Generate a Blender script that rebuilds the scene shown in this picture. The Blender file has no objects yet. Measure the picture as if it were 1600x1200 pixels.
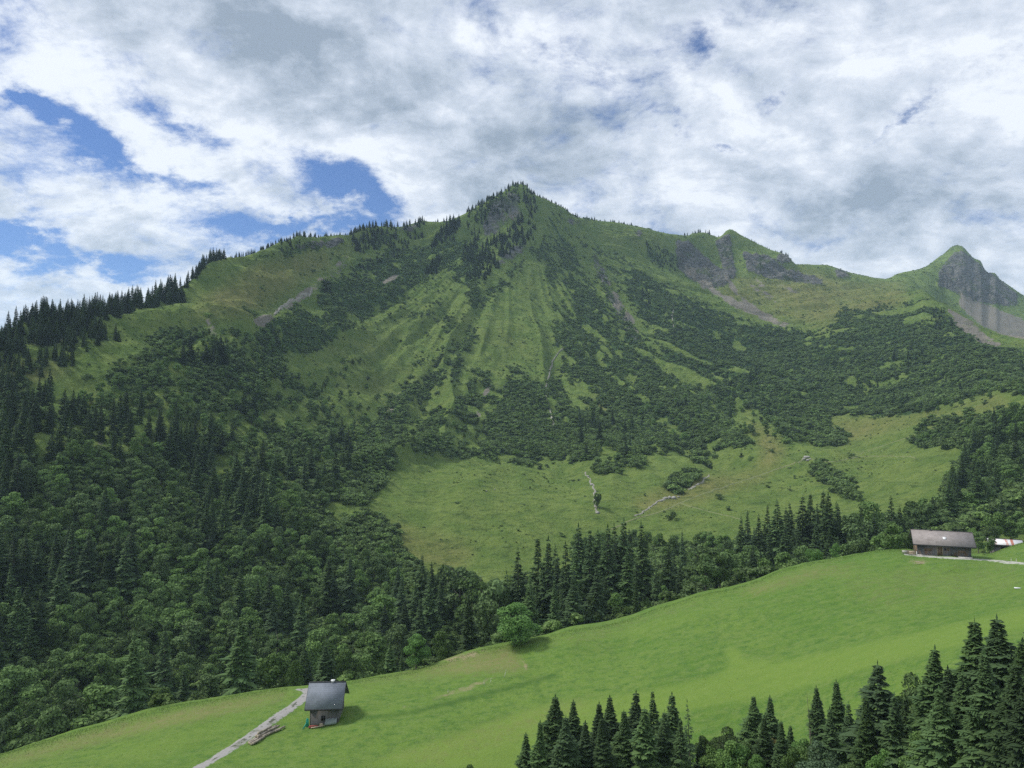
import bpy, math, random
import numpy as np
from math import radians as R
D = bpy.data
SC = bpy.context.scene
COL = SC.collection
rng = np.random.default_rng(7)
random.seed(7)

# ------------------------------------------------------------------ camera
F = 1186.0; PITCH = R(2.0)
cam = D.objects.new('camera', D.cameras.new('camera')); COL.objects.link(cam)
cam.data.sensor_width = 36; cam.data.lens = F*36/1600
cam.data.clip_start = 0.5; cam.data.clip_end = 30000
cam.rotation_euler = (math.pi/2+PITCH, 0, 0); cam.location = (0, 0, 0)
SC.camera = cam
SC.render.resolution_x = 1024; SC.render.resolution_y = 768
SC.render.engine = 'CYCLES'
SC.cycles.use_denoising = False
SC.cycles.max_bounces = 5; SC.cycles.diffuse_bounces = 3; SC.cycles.transmission_bounces = 2
SC.cycles.volume_bounces = 1; SC.cycles.sample_clamp_indirect = 4.0; SC.cycles.transparent_max_bounces = 4
SC.view_settings.view_transform = 'Standard'; SC.view_settings.look = 'None'
SC.view_settings.gamma = 1; SC.view_settings.exposure = 0.85

# ------------------------------------------------------------------ sun
SUN_EL, SUN_AZ = R(52), R(-75)         # azimuth measured from the view direction, negative to the left
sun = D.objects.new('sun', D.lights.new('sun', 'SUN')); COL.objects.link(sun)
sun.data.energy = 2.0; sun.data.angle = R(11); sun.data.color = (1, .955, .88)
sun.rotation_euler = (math.pi/2-SUN_EL, 0, math.pi-SUN_AZ+0)
sun.rotation_euler = (math.pi/2-SUN_EL, 0, -SUN_AZ+math.pi)
sun.location = (-300, 0, 600)

# ------------------------------------------------------------------ node helpers
class NT:
    def __init__(s, tree):
        s.t = tree; s.n = tree.nodes; s.l = tree.links
    def new(s, kind, **kw):
        n = s.n.new(kind)
        for k, v in kw.items(): setattr(n, k, v)
        return n
    def put(s, sock, v):
        if isinstance(v, bpy.types.NodeSocket): s.l.new(v, sock)
        elif v is not None: sock.default_value = v
    def math(s, op, a, b=None, c=None, clamp=False):
        n = s.new('ShaderNodeMath', operation=op, use_clamp=clamp)
        s.put(n.inputs[0], a); s.put(n.inputs[1], b); s.put(n.inputs[2], c)
        return n.outputs[0]
    def mix(s, f, a, b, mode='MIX'):
        n = s.new('ShaderNodeMix', data_type='RGBA', blend_type=mode)
        s.put(n.inputs['Factor'], f)
        ia = [i for i in n.inputs if i.type == 'RGBA']
        s.put(ia[0], a if isinstance(a, bpy.types.NodeSocket) else (*a[:3], 1)); s.put(ia[1], b if isinstance(b, bpy.types.NodeSocket) else (*b[:3], 1))
        return [o for o in n.outputs if o.type == 'RGBA'][0]
    def noise(s, vec, scale, detail=4, rough=.55, dist=0, out=0):
        n = s.new('ShaderNodeTexNoise'); s.put(n.inputs['Vector'], vec)
        n.inputs['Scale'].default_value = scale; n.inputs['Detail'].default_value = detail
        n.inputs['Roughness'].default_value = rough; n.inputs['Distortion'].default_value = dist
        return n.outputs[out]
    def ramp(s, f, a, b, lo=0., hi=1., smooth=True):
        n = s.new('ShaderNodeMapRange', interpolation_type='SMOOTHSTEP' if smooth else 'LINEAR')
        s.put(n.inputs[0], f); s.put(n.inputs[1], a); s.put(n.inputs[2], b); s.put(n.inputs[3], lo); s.put(n.inputs[4], hi)
        return n.outputs[0]
    def mapping(s, vec, loc=(0,0,0), rot=(0,0,0), scale=(1,1,1), kind='POINT'):
        n = s.new('ShaderNodeMapping', vector_type=kind); s.put(n.inputs[0], vec)
        n.inputs[1].default_value = loc; n.inputs[2].default_value = rot; n.inputs[3].default_value = scale
        return n.outputs[0]

# ------------------------------------------------------------------ sky
def azel(px, py):
    a = (px-800)/F; b = -(py-600)/F
    dy = math.cos(PITCH)-b*math.sin(PITCH); dz = math.sin(PITCH)+b*math.cos(PITCH)
    return math.degrees(math.atan2(a, dy)), math.degrees(math.atan2(dz, math.hypot(a, dy)))
W = D.worlds.new('World'); SC.world = W; W.use_nodes = True
w = NT(W.node_tree); w.n.clear()
wo = w.new('ShaderNodeOutputWorld'); bg = w.new('ShaderNodeBackground'); bg.inputs[1].default_value = .1
w.l.new(bg.outputs[0], wo.inputs[0])
sky = w.new('ShaderNodeTexSky', sky_type='NISHITA', sun_disc=False, sun_elevation=SUN_EL, sun_rotation=SUN_AZ)
sky.altitude = 1400; sky.dust_density = .3; sky.air_density = 1.0; sky.ozone_density = 2.5
geo = w.new('ShaderNodeTexCoord'); sep = w.new('ShaderNodeSeparateXYZ'); w.l.new(geo.outputs['Generated'], sep.inputs[0])
X, Y, Z = sep.outputs
az = w.math('MULTIPLY', w.math('ARCTAN2', X, Y), 57.29578)
el = w.math('MULTIPLY', w.math('ARCSINE', Z), 57.29578)
cmb = w.new('ShaderNodeCombineXYZ'); w.l.new(az, cmb.inputs[0]); w.l.new(el, cmb.inputs[1]); AE = cmb.outputs[0]
# warp the angular coordinates so that the gaps get ragged outlines
zz = w.math('ADD', w.math('MAXIMUM', Z, 0.0), .42)
cp = w.new('ShaderNodeCombineXYZ'); w.l.new(w.math('DIVIDE', X, zz), cp.inputs[0]); w.l.new(w.math('DIVIDE', Y, zz), cp.inputs[1])
PL = cp.outputs[0]                       # direction met with a cloud deck
wn = w.noise(PL, 4.5, 7, .62, 0, 1)
vs = w.new('ShaderNodeVectorMath', operation='SUBTRACT'); w.l.new(wn, vs.inputs[0]); vs.inputs[1].default_value = (.5, .5, .5)
vm = w.new('ShaderNodeVectorMath', operation='SCALE'); w.l.new(vs.outputs[0], vm.inputs[0]); vm.inputs['Scale'].default_value = 8.0
va = w.new('ShaderNodeVectorMath', operation='ADD'); w.l.new(AE, va.inputs[0]); w.l.new(vm.outputs[0], va.inputs[1])
AEW = va.outputs[0]
def blobs(lst, vec):
    acc = 0.0
    for (px, py, rx, ry, rot, amp) in lst:
        a, e = azel(px, py); k = math.degrees(1/F)*.93
        m = w.mapping(vec, (a, e, 0), (0, 0, R(rot)), (rx*k, ry*k, 1), 'TEXTURE')
        d = w.new('ShaderNodeVectorMath', operation='DOT_PRODUCT'); w.l.new(m, d.inputs[0]); w.l.new(m, d.inputs[1])
        g = w.math('POWER', 2.71828, w.math('MULTIPLY', d.outputs['Value'], -1.0))
        acc = w.math('MULTIPLY_ADD', g, amp, acc)
    return acc
gaps = blobs([(200,300,330,110,-22,.42),(480,330,160,70,-10,.2),(1180,190,300,60,25,.12),(20,160,60,24,-10,.75),(95,205,90,20,-28,.7),(280,215,75,18,-22,.7),(215,262,100,15,-22,.65),(330,300,60,14,-10,.5),
  (525,290,74,40,-25,.9),(585,320,60,30,-30,.9),(430,355,90,22,8,.8),(500,345,60,26,0,.7),(10,375,50,38,0,.9),(90,402,110,20,-10,.8),(170,430,50,14,0,.55),
  (20,460,60,10,0,.4),(1092,52,34,20,-20,.72),(1056,193,30,10,0,.8),(1140,237,42,12,-10,.9),(1195,155,44,14,45,.6),(1425,178,52,16,30,.85),(1065,218,26,10,0,.65),
  (1365,222,22,9,40,.5),(1220,340,26,10,-40,.32),(1540,255,60,14,20,.0)], AEW)
PR = w.mapping(PL, (3, 1, 0), (0, 0, .45), (1, 1.25, 1))
n1 = w.noise(PR, 2.6, 10, .6, .4)
n2 = w.noise(PL, 9.0, 9, .66, .25)
n5 = w.noise(w.mapping(PL, (1, 7, 0), (0, 0, -.3), (1, 1.5, 1)), 22.0, 6, .7, .2)
cover = w.math('ADD', w.math('MULTIPLY_ADD', n1, 3.0, -.72), w.math('MULTIPLY_ADD', n2, 2.6, -1.3))
cover = w.math('ADD', cover, w.math('MULTIPLY_ADD', n5, 1.1, -.55))
cover = w.math('SUBTRACT', cover, w.math('MULTIPLY', gaps, 1.35))
cov = w.ramp(cover, -.55, .75)
shade = blobs([(380,50,330,85,8,-.34),(720,150,230,85,-20,-.42),(1100,120,200,60,10,-.2),(930,180,120,50,0,-.22),(1480,110,170,55,15,-.22),(1270,90,150,50,25,-.16),(1440,330,240,45,-10,-.32),(1250,300,110,40,-20,-.26),
  (1050,390,150,45,0,-.15),(20,55,110,90,0,.5),(180,120,160,40,-25,.22),(620,60,60,40,0,.42),(610,270,150,45,-25,.30),(420,240,170,38,-22,.34),(180,330,200,60,-10,.34),(330,370,120,50,0,.2),
  (60,490,200,30,0,.25),(1000,140,80,60,30,.25),(1060,290,110,55,0,.2),(1590,190,60,40,0,.4),(1320,230,120,30,30,.18),(1380,380,160,30,0,.12),(860,60,100,50,20,.12),(1550,390,100,40,0,.2)], AEW)
n3 = w.noise(w.mapping(PL, (8, 2, 0), (0, 0, .5), (.85, 1.2, 1)), 3.4, 10, .60, .5)
n4 = w.noise(w.mapping(PL, (.020, -.035, 0)), 9.0, 9, .66, .25)
sh = w.math('ADD', w.math('MULTIPLY_ADD', n3, 2.6, -.72), w.math('MULTIPLY', shade, 1.05))
sh = w.math('MULTIPLY_ADD', w.math('SUBTRACT', n2, n4), 1.6, sh)
edge = w.ramp(cover, .1, 1.2, .26, 0)
sh = w.math('ADD', sh, edge)
cr = w.new('ShaderNodeValToRGB'); w.put(cr.inputs[0], sh)
els = cr.color_ramp.elements
els[0].position = 0.0; els[0].color = (.27, .325, .40, 1); els[1].position = 1.0; els[1].color = (.80, .83, .875, 1)
for p, c in ((.3, (.40, .455, .535)), (.6, (.55, .60, .68)), (.8, (.66, .70, .77))):
    e_ = els.new(p); e_.color = (*c, 1)
ccol = w.mix(1.0, cr.outputs[0], (6.7, 6.75, 6.85), 'MULTIPLY')
skyc = w.mix(1.0, sky.outputs[0], (.29, .40, .60), 'MULTIPLY')
SKYMIX = w.mix(cov, skyc, ccol)
w.l.new(SKYMIX, bg.inputs[0])
W.cycles.sampling_method = 'MANUAL'; W.cycles.sample_map_resolution = 512

# ------------------------------------------------------------------ numeric helpers
def hsh(ix, iy, s):
    h = (ix.astype(np.int64)*374761393 + iy.astype(np.int64)*668265263 + s*2147483647) & 0xffffffff
    h = ((h ^ (h >> 13))*1274126177) & 0xffffffff
    h = (h ^ (h >> 16))*2246822519 & 0xffffffff
    return ((h ^ (h >> 15)) & 0xffffff)/float(0xffffff)*2-1
def vn(x, y, s=0):
    ix = np.floor(x); iy = np.floor(y); fx = x-ix; fy = y-iy
    fx = fx*fx*fx*(fx*(fx*6-15)+10); fy = fy*fy*fy*(fy*(fy*6-15)+10)
    a = hsh(ix, iy, s); b = hsh(ix+1, iy, s); c = hsh(ix, iy+1, s); d = hsh(ix+1, iy+1, s)
    return (a*(1-fx)+b*fx)*(1-fy)+(c*(1-fx)+d*fx)*fy
def fbm(x, y, o=5, s=0, g=.5):
    t = 0; a = 1; n = 0
    for i in range(o):
        t = t+a*vn(x, y, s+i*17); n += a; a *= g
        x, y = x*1.62+y*1.2+3.1, -x*1.2+y*1.62+7.7
    return t/n
def pchip(xk, yk, x):
    xk = np.asarray(xk, float); yk = np.asarray(yk, float)
    h = np.diff(xk); d = np.diff(yk)/h; m = np.zeros(len(xk))
    for i in range(1, len(xk)-1):
        if d[i-1]*d[i] > 0:
            w1 = 2*h[i]+h[i-1]; w2 = h[i]+2*h[i-1]; m[i] = (w1+w2)/(w1/d[i-1]+w2/d[i])
    m[0] = d[0]; m[-1] = d[-1]
    x = np.clip(x, xk[0], xk[-1]); i = np.clip(np.searchsorted(xk, x)-1, 0, len(h)-1)
    t = (x-xk[i])/h[i]
    return (yk[i]*(1+2*t)*(1-t)**2 + m[i]*h[i]*t*(1-t)**2 + yk[i+1]*t*t*(3-2*t) + m[i+1]*h[i]*t*t*(t-1))
def sm(a, b, x):
    t = np.clip((x-a)/(b-a), 0, 1); return t*t*(3-2*t)
cP, sP = math.cos(PITCH), math.sin(PITCH)
def aztan(px, py):
    a = (np.asarray(px, float)-800)/F; b = -(np.asarray(py, float)-600)/F
    dy = cP-b*sP; dz = sP+b*cP
    return np.arctan2(a, dy), dz/np.hypot(a, dy)
def project(x, y, z):
    d = y*cP+z*sP; d = np.where(np.abs(d) < 1e-6, 1e-6, d); u = -y*sP+z*cP
    return 800+F*x/d, 600-F*u/d, d

# ------------------------------------------------------------------ terrain skeleton: lines along the hillside (photo x, y, distance)
C1 = [(-300,1215,150),(0,1215,150),(400,1215,125),(800,1215,122),(1200,1215,115),(1600,1215,95),(1900,1215,85)]
C2 = [(-300,1197,158),(0,1197,158),(400,1140,146),(800,1092,148),(1200,1022,155),(1600,975,150),(1900,960,150)]
C3 = [(-300,1240,165),(0,1180,165),(60,1163,165),(150,1138,165),(250,1110,166),(350,1092,167),(430,1079,168),(470,1075,168),(545,1067,168),(600,1058,169),(650,1050,170),(700,1035,172),(750,1018,174),
      (800,1009,175),(850,1000,177),(900,985,180),(940,980,184),(980,970,188),(1020,955,190),(1060,943,192),(1100,930,194),(1140,922,196),(1180,910,199),(1220,893,202),(1260,882,206),(1300,875,209),
      (1350,867,213),(1400,863,218),(1440,863,224),(1480,864,226),(1520,867,228),(1545,866,230),(1570,858,232),(1600,849,235),(1700,840,240),(1900,820,250)]
C4 = [(-300,1290,205),(0,1240,205),(250,1170,210),(500,1120,212),(750,1060,225),(900,1010,240),(1050,965,250),(1200,935,260),(1330,920,265),(1450,905,268),(1600,895,275),(1900,880,280)]
C5 = [(-300,1150,260),(0,1120,250),(250,1080,255),(500,1020,265),(650,960,290),(750,920,320),(900,900,340),(1050,880,350),(1200,850,360),(1330,840,350),(1450,845,320),(1600,850,310),(1900,850,310)]
C6 = [(-300,870,335),(0,850,340),(250,850,350),(500,830,370),(620,810,400),(750,790,430),(900,780,450),(1050,770,470),(1200,770,480),(1330,770,480),(1450,760,460),(1600,740,430),(1900,720,420)]
C7 = [(-300,700,420),(0,640,440),(250,620,470),(400,650,500),(500,680,520),(650,690,570),(815,702,605),(900,705,610),(1050,700,630),(1140,685,660),(1250,665,700),(1330,660,720),(1450,650,700),(1600,620,650),(1900,600,620)]
C8 = [(-300,660,445),(0,600,465),(250,560,525),(400,560,590),(500,580,640),(650,590,720),(815,590,740),(900,590,780),(1000,590,820),(1140,590,880),(1250,590,900),(1330,590,900),(1400,585,880),(1500,580,840),(1600,590,800),(1900,580,760)]
C9 = [(-300,620,470),(0,565,495),(180,525,550),(250,500,590),(400,460,690),(500,450,790),(650,440,900),(815,408,990),(900,430,1060),(1000,450,1130),(1140,470,1220),(1200,500,1180),(1250,510,1150),(1330,492,1150),(1400,476,1200),(1440,466,1230),(1470,484,1220),
      (1500,503,1200),(1550,530,1150),(1600,547,1100),(1900,560,1000)]
C9b= [(-300,606,485),(0,550,510),(180,508,570),(250,480,615),(400,428,725),(500,410,835),(650,393,955),(740,378,1005),(815,350,1050),(900,385,1140),(1000,403,1225),(1100,428,1380),(1140,430,1400),(1200,440,1400),(1250,450,1400),(1330,460,1450),(1400,458,1500),(1440,470,1500),
      (1500,545,1450),(1600,600,1400),(1900,620,1300)]
CR = [(-300,592,500,),(0,537,525),(60,518,540),(120,502,560),(180,487,590),(230,471,625),(280,450,660),(310,431,685),(350,412,720),(400,398,760),(440,383,800),(470,374,835),(500,374,880),(545,371,915),(560,360,925),(600,354,955),(620,355,970),
      (640,351,985),(660,346,1000),(690,347,1015),(720,337,1030),(740,326,1045),(770,309,1070),(790,298,1085),(803,289,1100),(820,289,1110),(833,303,1125),(850,311,1145),(880,325,1180),(900,339,1200),(930,345,1240),(960,349,1280),(1000,357,1330),
      (1040,365,1370),(1070,368,1400),(1100,363,1440),(1122,371,1460),(1140,359,1480),(1165,372,1510),(1200,390,1550),(1230,402,1580),(1245,417,1600),(1265,417,1620),(1290,416,1650),(1310,423,1680),(1330,429,1720),(1380,442,1850),(1400,437,1950),(1440,425,2100),
      (1470,404,2230),(1480,396,2270),(1487,390,2290),(1496,387.5,2300),(1503,389,2300),(1513,399,2300),(1522,408,2305),(1531,411,2310),(1539,425,2315),(1544,430,2316),(1554,430.5,2320),(1562,440,2325),(1570,445,2330),(1600,465,2350),(1700,520,2350),(1900,600,2300)]
AZMIN, AZMAX = R(-88), R(88)
azv, _ = aztan(np.linspace(-20, 1620, 1150), 641)
dl = azv[1]-azv[0]
azL = np.concatenate([np.linspace(AZMIN, azv[0]-R(8), 40, endpoint=False), np.linspace(azv[0]-R(8), azv[0], 60, endpoint=False)])
azR = -azL[::-1]
AZ = np.concatenate([azL, azv, azR]); NC = len(AZ)
def curve(C):
    C = np.array(C, float); a, t = aztan(C[:, 0], C[:, 1]); r = C[:, 2]
    return pchip(a, r, AZ), pchip(a, r*t, AZ)
knots = [(np.full(NC, .6), np.full(NC, -1.75)), (np.full(NC, 25.), np.full(NC, -14.5))]
for C in (C1, C2, C3, C4, C5, C6, C7, C8, C9, C9b, CR): knots.append(curve(C))
rr, rz = knots[-1]
knots.append((rr+120, rz-75)); knots.append((rr+700, rz*0-60)); knots.append((rr+3000, rz*0-150))
rows = [10, 45, 110, 150, 36, 60, 150, 150, 150, 150, 130, 130, 24, 10, 8]
KR = np.array([k[0] for k in knots]); KZ = np.array([k[1] for k in knots])      # (knots, cols)
def colpchip(xk, yk, seg, t):
    h = xk[1:]-xk[:-1]; d = (yk[1:]-yk[:-1])/h
    m = np.zeros_like(yk)
    pos = (d[:-1]*d[1:]) > 0
    w1 = 2*h[1:]+h[:-1]; w2 = h[1:]+2*h[:-1]
    with np.errstate(all='ignore'):
        mm = (w1+w2)/(w1/d[:-1]+w2/d[1:])
    m[1:-1] = np.where(pos, mm, 0); m[0] = d[0]; m[-1] = d[-1]
    return (yk[seg]*(1+2*t)*(1-t)**2 + m[seg]*h[seg]*t*(1-t)**2 + yk[seg+1]*t*t*(3-2*t) + m[seg+1]*h[seg]*t*t*(t-1))
TR, TZ, TK = [], [], []
for s, nr in enumerate(rows):
    for j in range(nr):
        t = j/nr
        TR.append(KR[s]*(1-t)+KR[s+1]*t); TZ.append(colpchip(KR, KZ, s, t)); TK.append(s+t)
TR.append(KR[-1]); TZ.append(KZ[-1]); TK.append(len(rows))
TR = np.array(TR); TZ = np.array(TZ); TK = np.array(TK); NR = len(TK)
GX = TR*np.sin(AZ)[None, :]; GY = TR*np.cos(AZ)[None, :]
k2 = TK[:, None]
# peak-centred gullies
def wpt(px, py, r):
    a, t = aztan(px, py); return float(r*np.sin(a)), float(r*np.cos(a)), float(r*t)
PKX, PKY, _ = wpt(815, 288, 1110)
ang = np.arctan2(GX-PKX, -(GY-PKY)); dist = np.hypot(GX-PKX, GY-PKY)
wob = fbm(GX/200, GY/200, 2, 5)*.05
def gully(freq, s, lo=260.):
    g = fbm((ang+wob)*freq, dist/lo, 3, s)
    return 1-np.abs(g)*2.2
gl = gully(9, 11); gl2 = gully(26, 23, 180.)
wm = sm(6.3, 8.0, k2)*(1-sm(11.3, 12.0, k2))                       # main slopes
HZ = np.zeros_like(TZ); PXg0 = project(GX, GY, TZ)[0]
HZ += wm*(gl*11+gl2*2.0)*np.clip(dist/260, .06, 1)*(1-.75*np.exp(-((PXg0-812)/62)**2))
HZ += wm*(fbm(GX/19, GY/19, 4, 32)*2.6+fbm(GX/6, GY/6, 3, 33)*.8)
HZ += wm*fbm(GX/70, GY/70, 4, 31)*6
lw = sm(5.0, 6.4, k2)*(1-sm(11.6, 12.0, k2))
HZ += lw*fbm(GX/38, GY/38, 4, 41)*2.6
left = sm(R(-4), R(-20), np.broadcast_to(AZ[None, :], TZ.shape))
rid = 1-np.abs(fbm((GX*.78+GY*.62)/55, (GX*-.62+GY*.78)/170, 3, 51))*2.4
HZ += left*sm(5.5, 6.6, k2)*(1-sm(9.5, 11, k2))*rid*6
# meadow: soft folds
mm_ = sm(1.5, 2.5, k2)*(1-sm(3.7, 4.0, k2))
HZ += mm_*(fbm(GX/34, GY/26, 3, 61)*1.0+fbm(GX/9, GY/7, 3, 62)*.30+fbm(GX/3.2, GY/2.4, 3, 65)*.10)
HZ += (1-sm(1.0, 2.0, k2))*fbm(GX/9, GY/9, 3, 63)*.5*sm(4, 20, TR)
HZ += sm(3.97, 4.0, k2)*(1-sm(4.0, 4.2, k2))*fbm(GX/3, GY/3, 3, 66)*.25
PXg, PYg, _d = project(GX, GY, TZ+HZ)

# ------------------------------------------------------------------ cover masks, drawn on the hillside and carried by its vertices
MW, MH = 820, 620                       # raster in half photo pixels, with a margin of 10
def raster(polys, blur=3):
    yy, xx = np.mgrid[0:MH, 0:MW]; X_ = (xx-10)*2.; Y_ = (yy-10)*2.
    out = np.zeros((MH, MW))
    for val, P in polys:
        P = np.array(P, float); x0, y0 = P.min(0); x1, y1 = P.max(0)
        ax = slice(max(0, int(y0/2+8)), min(MH, int(y1/2+13))); bx_ = slice(max(0, int(x0/2+8)), min(MW, int(x1/2+13)))
        xs = X_[ax, bx_]; ys = Y_[ax, bx_]; ins = np.zeros(xs.shape, bool)
        for i in range(len(P)):
            (xa, ya), (xb, yb) = P[i], P[(i+1) % len(P)]
            if ya == yb: continue
            c = ((ya > ys) != (yb > ys)) & (xs < (xb-xa)*(ys-ya)/(yb-ya)+xa)
            ins ^= c
        sub = out[ax, bx_]; sub[ins] = val
    for _ in range(2):
        for axs in (0, 1):
            if blur > 0:
                k = 2*blur+1; p = np.pad(out, [(blur, blur) if a == axs else (0, 0) for a in (0, 1)], mode='edge')
                c = np.cumsum(p, axis=axs); c = np.concatenate([np.zeros_like(np.take(c, [0], axs)), c], axs)
                out = (np.take(c, range(k, c.shape[axs]), axs)-np.take(c, range(0, c.shape[axs]-k), axs))/k
    return out
def sample(M, px, py):
    u = np.clip(px/2+10, 0, MW-1.01); v = np.clip(py/2+10, 0, MH-1.01)
    i = u.astype(int); j = v.astype(int); fu = u-i; fv = v-j
    return (M[j, i]*(1-fu)+M[j, i+1]*fu)*(1-fv)+(M[j+1, i]*(1-fu)+M[j+1, i+1]*fu)*fv
SHRUB = [
 (.75,[(545,376),(600,358),(625,358),(620,380),(560,398)]),(.7,[(628,354),(662,347),(660,364),(630,370)]),(.7,[(735,335),(775,310),(800,300),(790,330),(745,352),(715,352)]),(.6,[(350,415),(440,388),(540,374),(545,382),(440,400),(355,425)]),
 (.55,[(880,330),(960,352),(1040,368),(1030,378),(950,362),(885,342)]),
 (1,[(-20,690),(0,690),(60,650),(110,640),(160,600),(200,580),(235,522),(270,508),(310,515),(340,545),(400,520),(430,505),(470,470),(520,440),(560,410),(600,392),(660,385),(720,372),(760,395),(740,440),(770,455),(800,420),(835,385),(860,375),
     (850,330),(870,330),(905,365),(940,385),(1000,425),(1060,455),(1130,490),(1200,512),(1270,522),(1300,520),(1310,493),(1350,487),(1400,483),(1440,468),(1480,490),(1520,525),(1570,545),(1620,555),(1620,620),(1560,612),(1530,612),(1500,625),(1450,645),(1400,650),(1290,645),
     (1285,660),(1320,680),(1330,692),(1290,698),(1262,690),(1250,668),(1238,665),(1240,690),(1255,712),(1236,702),(1217,672),(1187,640),(1148,618),(1138,665),(1165,695),(1195,720),(1160,700),(1100,705),(1050,705),(1010,712),(985,735),(940,742),(905,735),(880,712),(845,735),(800,720),(740,712),(700,716),(640,700),(600,745),(560,780),(530,785),(545,745),(505,790),
     (520,810),(590,812),(620,830),(628,870),(660,905),(720,950),(900,960),(900,1250),(-20,1250)]),
 (.0,[(825,395),(845,400),(858,450),(866,520),(862,560),(845,600),(815,592),(800,560),(790,600),(770,640),(758,640),(770,590),(745,570),(725,610),(700,650),(690,645),(715,590),(745,520),(735,500),(760,470),(800,440)]),
 (.30,[(430,560),(500,545),(560,500),(640,460),(690,420),(740,450),(735,520),(700,560),(650,600),(590,650),(540,700),(500,640),(450,590)]),
 (.12,[(440,565),(520,545),(590,520),(640,500),(640,560),(600,610),(560,650),(520,620)]),
 (.25,[(640,640),(690,600),(710,590),(690,640),(660,680),(645,700),(610,700)]),
 (.2,[(870,560),(900,600),(925,640),(905,650),(880,620)]),(.2,[(748,640),(775,600),(790,600),(775,640),(750,690),(735,690)]),
 (.1,[(870,540),(880,560),(862,600),(870,660),(880,690),(868,690),(852,640),(850,600)]),
 (.3,[(870,335),(905,365),(935,400),(945,450),(980,520),(960,520),(925,450),(890,400)]),
 (.45,[(850,340),(880,400),(905,470),(900,530),(870,500),(860,420)]),
 (.2,[(925,370),(940,385),(985,460),(1010,520),(1045,560),(1030,570),(990,520),(960,460)]),
 (.15,[(1040,470),(1050,500),(1052,540),(1040,530)]),
 (.35,[(1130,500),(1160,500),(1170,530),(1140,530)]),(.2,[(1355,507),(1380,503),(1378,518),(1350,518)]),(.25,[(1425,500),(1460,500),(1460,520),(1430,520)]),
 (.15,[(1285,500),(1300,505),(1290,515),(1270,512)]),
 (.1,[(0,980),(60,950),(130,925),(125,945),(60,985),(0,1030)]),(.15,[(360,905),(440,900),(435,920),(350,940)]),(.2,[(120,800),(190,790),(180,830),(130,840)]),
 (1,[(530,745),(575,740),(605,760),(570,785),(528,785)]),
 (.9,[(1425,690),(1440,665),(1500,652),(1560,640),(1620,640),(1620,790),(1540,810),(1510,840),(1330,850),(1330,820),(1430,815),(1470,790),(1495,740),(1505,700),(1430,702)]),
 (.9,[(1262,722),(1275,722),(1300,740),(1330,755),(1345,775),(1330,780),(1300,760),(1270,745)]),
 (.35,[(235,522),(280,505),(420,505),(400,470),(340,480),(280,495)]),
 (.5,[(460,420),(520,395),(545,400),(480,440)]),(.5,[(380,450),(440,425),(440,437),(390,465)]),
 (.9,[(435,398),(470,378),(520,377),(500,388),(440,408)]),
 (.45,[(-20,640),(60,600),(140,585),(200,560),(235,522),(235,560),(160,600),(60,650),(-20,690)]),
 (.8,[(0,585),(60,570),(60,600),(0,640)]),
 (1,[(900,850),(1060,860),(1150,850),(1330,835),(1330,900),(900,1000)]),
 (.85,[(1040,750),(1068,748),(1072,770),(1042,775)]),(.55,[(1090,702),(1115,702),(1120,730),(1085,745),(1080,760),(1065,765)]),
 (.7,[(1010,375),(1060,395),(1065,425),(1030,420),(1005,395)]),(.6,[(1300,478),(1330,478),(1335,487),(1300,488)]),(.6,[(1345,470),(1395,474),(1385,482),(1350,478)]),
]
ROCK = [
 (.5,[(770,315),(795,300),(812,305),(815,330),(795,350),(775,365),(755,372),(755,345)]),
 (.5,[(780,392),(815,380),(828,388),(800,405),(780,415)]),
 (.9,[(1055,375),(1080,378),(1100,400),(1125,420),(1140,445),(1120,450),(1085,440),(1060,420)]),
 (.9,[(1118,378),(1140,362),(1145,400),(1150,430),(1135,440),(1125,405)]),
 (.85,[(1160,395),(1200,400),(1230,420),(1280,435),(1290,447),(1240,440),(1200,432),(1170,425)]),
 (.8,[(1215,395),(1235,402),(1235,412),(1215,408)]),(.8,[(1303,420),(1320,422),(1330,432),(1310,435)]),
 (1,[(1494,392),(1506,394),(1530,413),(1555,432),(1590,460),(1590,478),(1550,474),(1515,466),(1480,452),(1466,448),(1468,425),(1480,408)]),
 (.5,[(925,385),(955,440),(985,500),(1000,540),(985,530),(950,470),(930,420)]),
 (.7,[(990,362),(1005,358),(1000,372)]),(.7,[(455,384),(520,374),(545,372),(530,382),(480,390)]),(.6,[(620,355),(660,347),(650,360),(630,362)]),
 (.5,[(50,530),(90,520),(110,530),(90,545),(50,545)]),(.4,[(490,448),(505,430),(560,400),(520,445)]),
 (.6,[(880,340),(920,345),(900,352)]),
]
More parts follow.
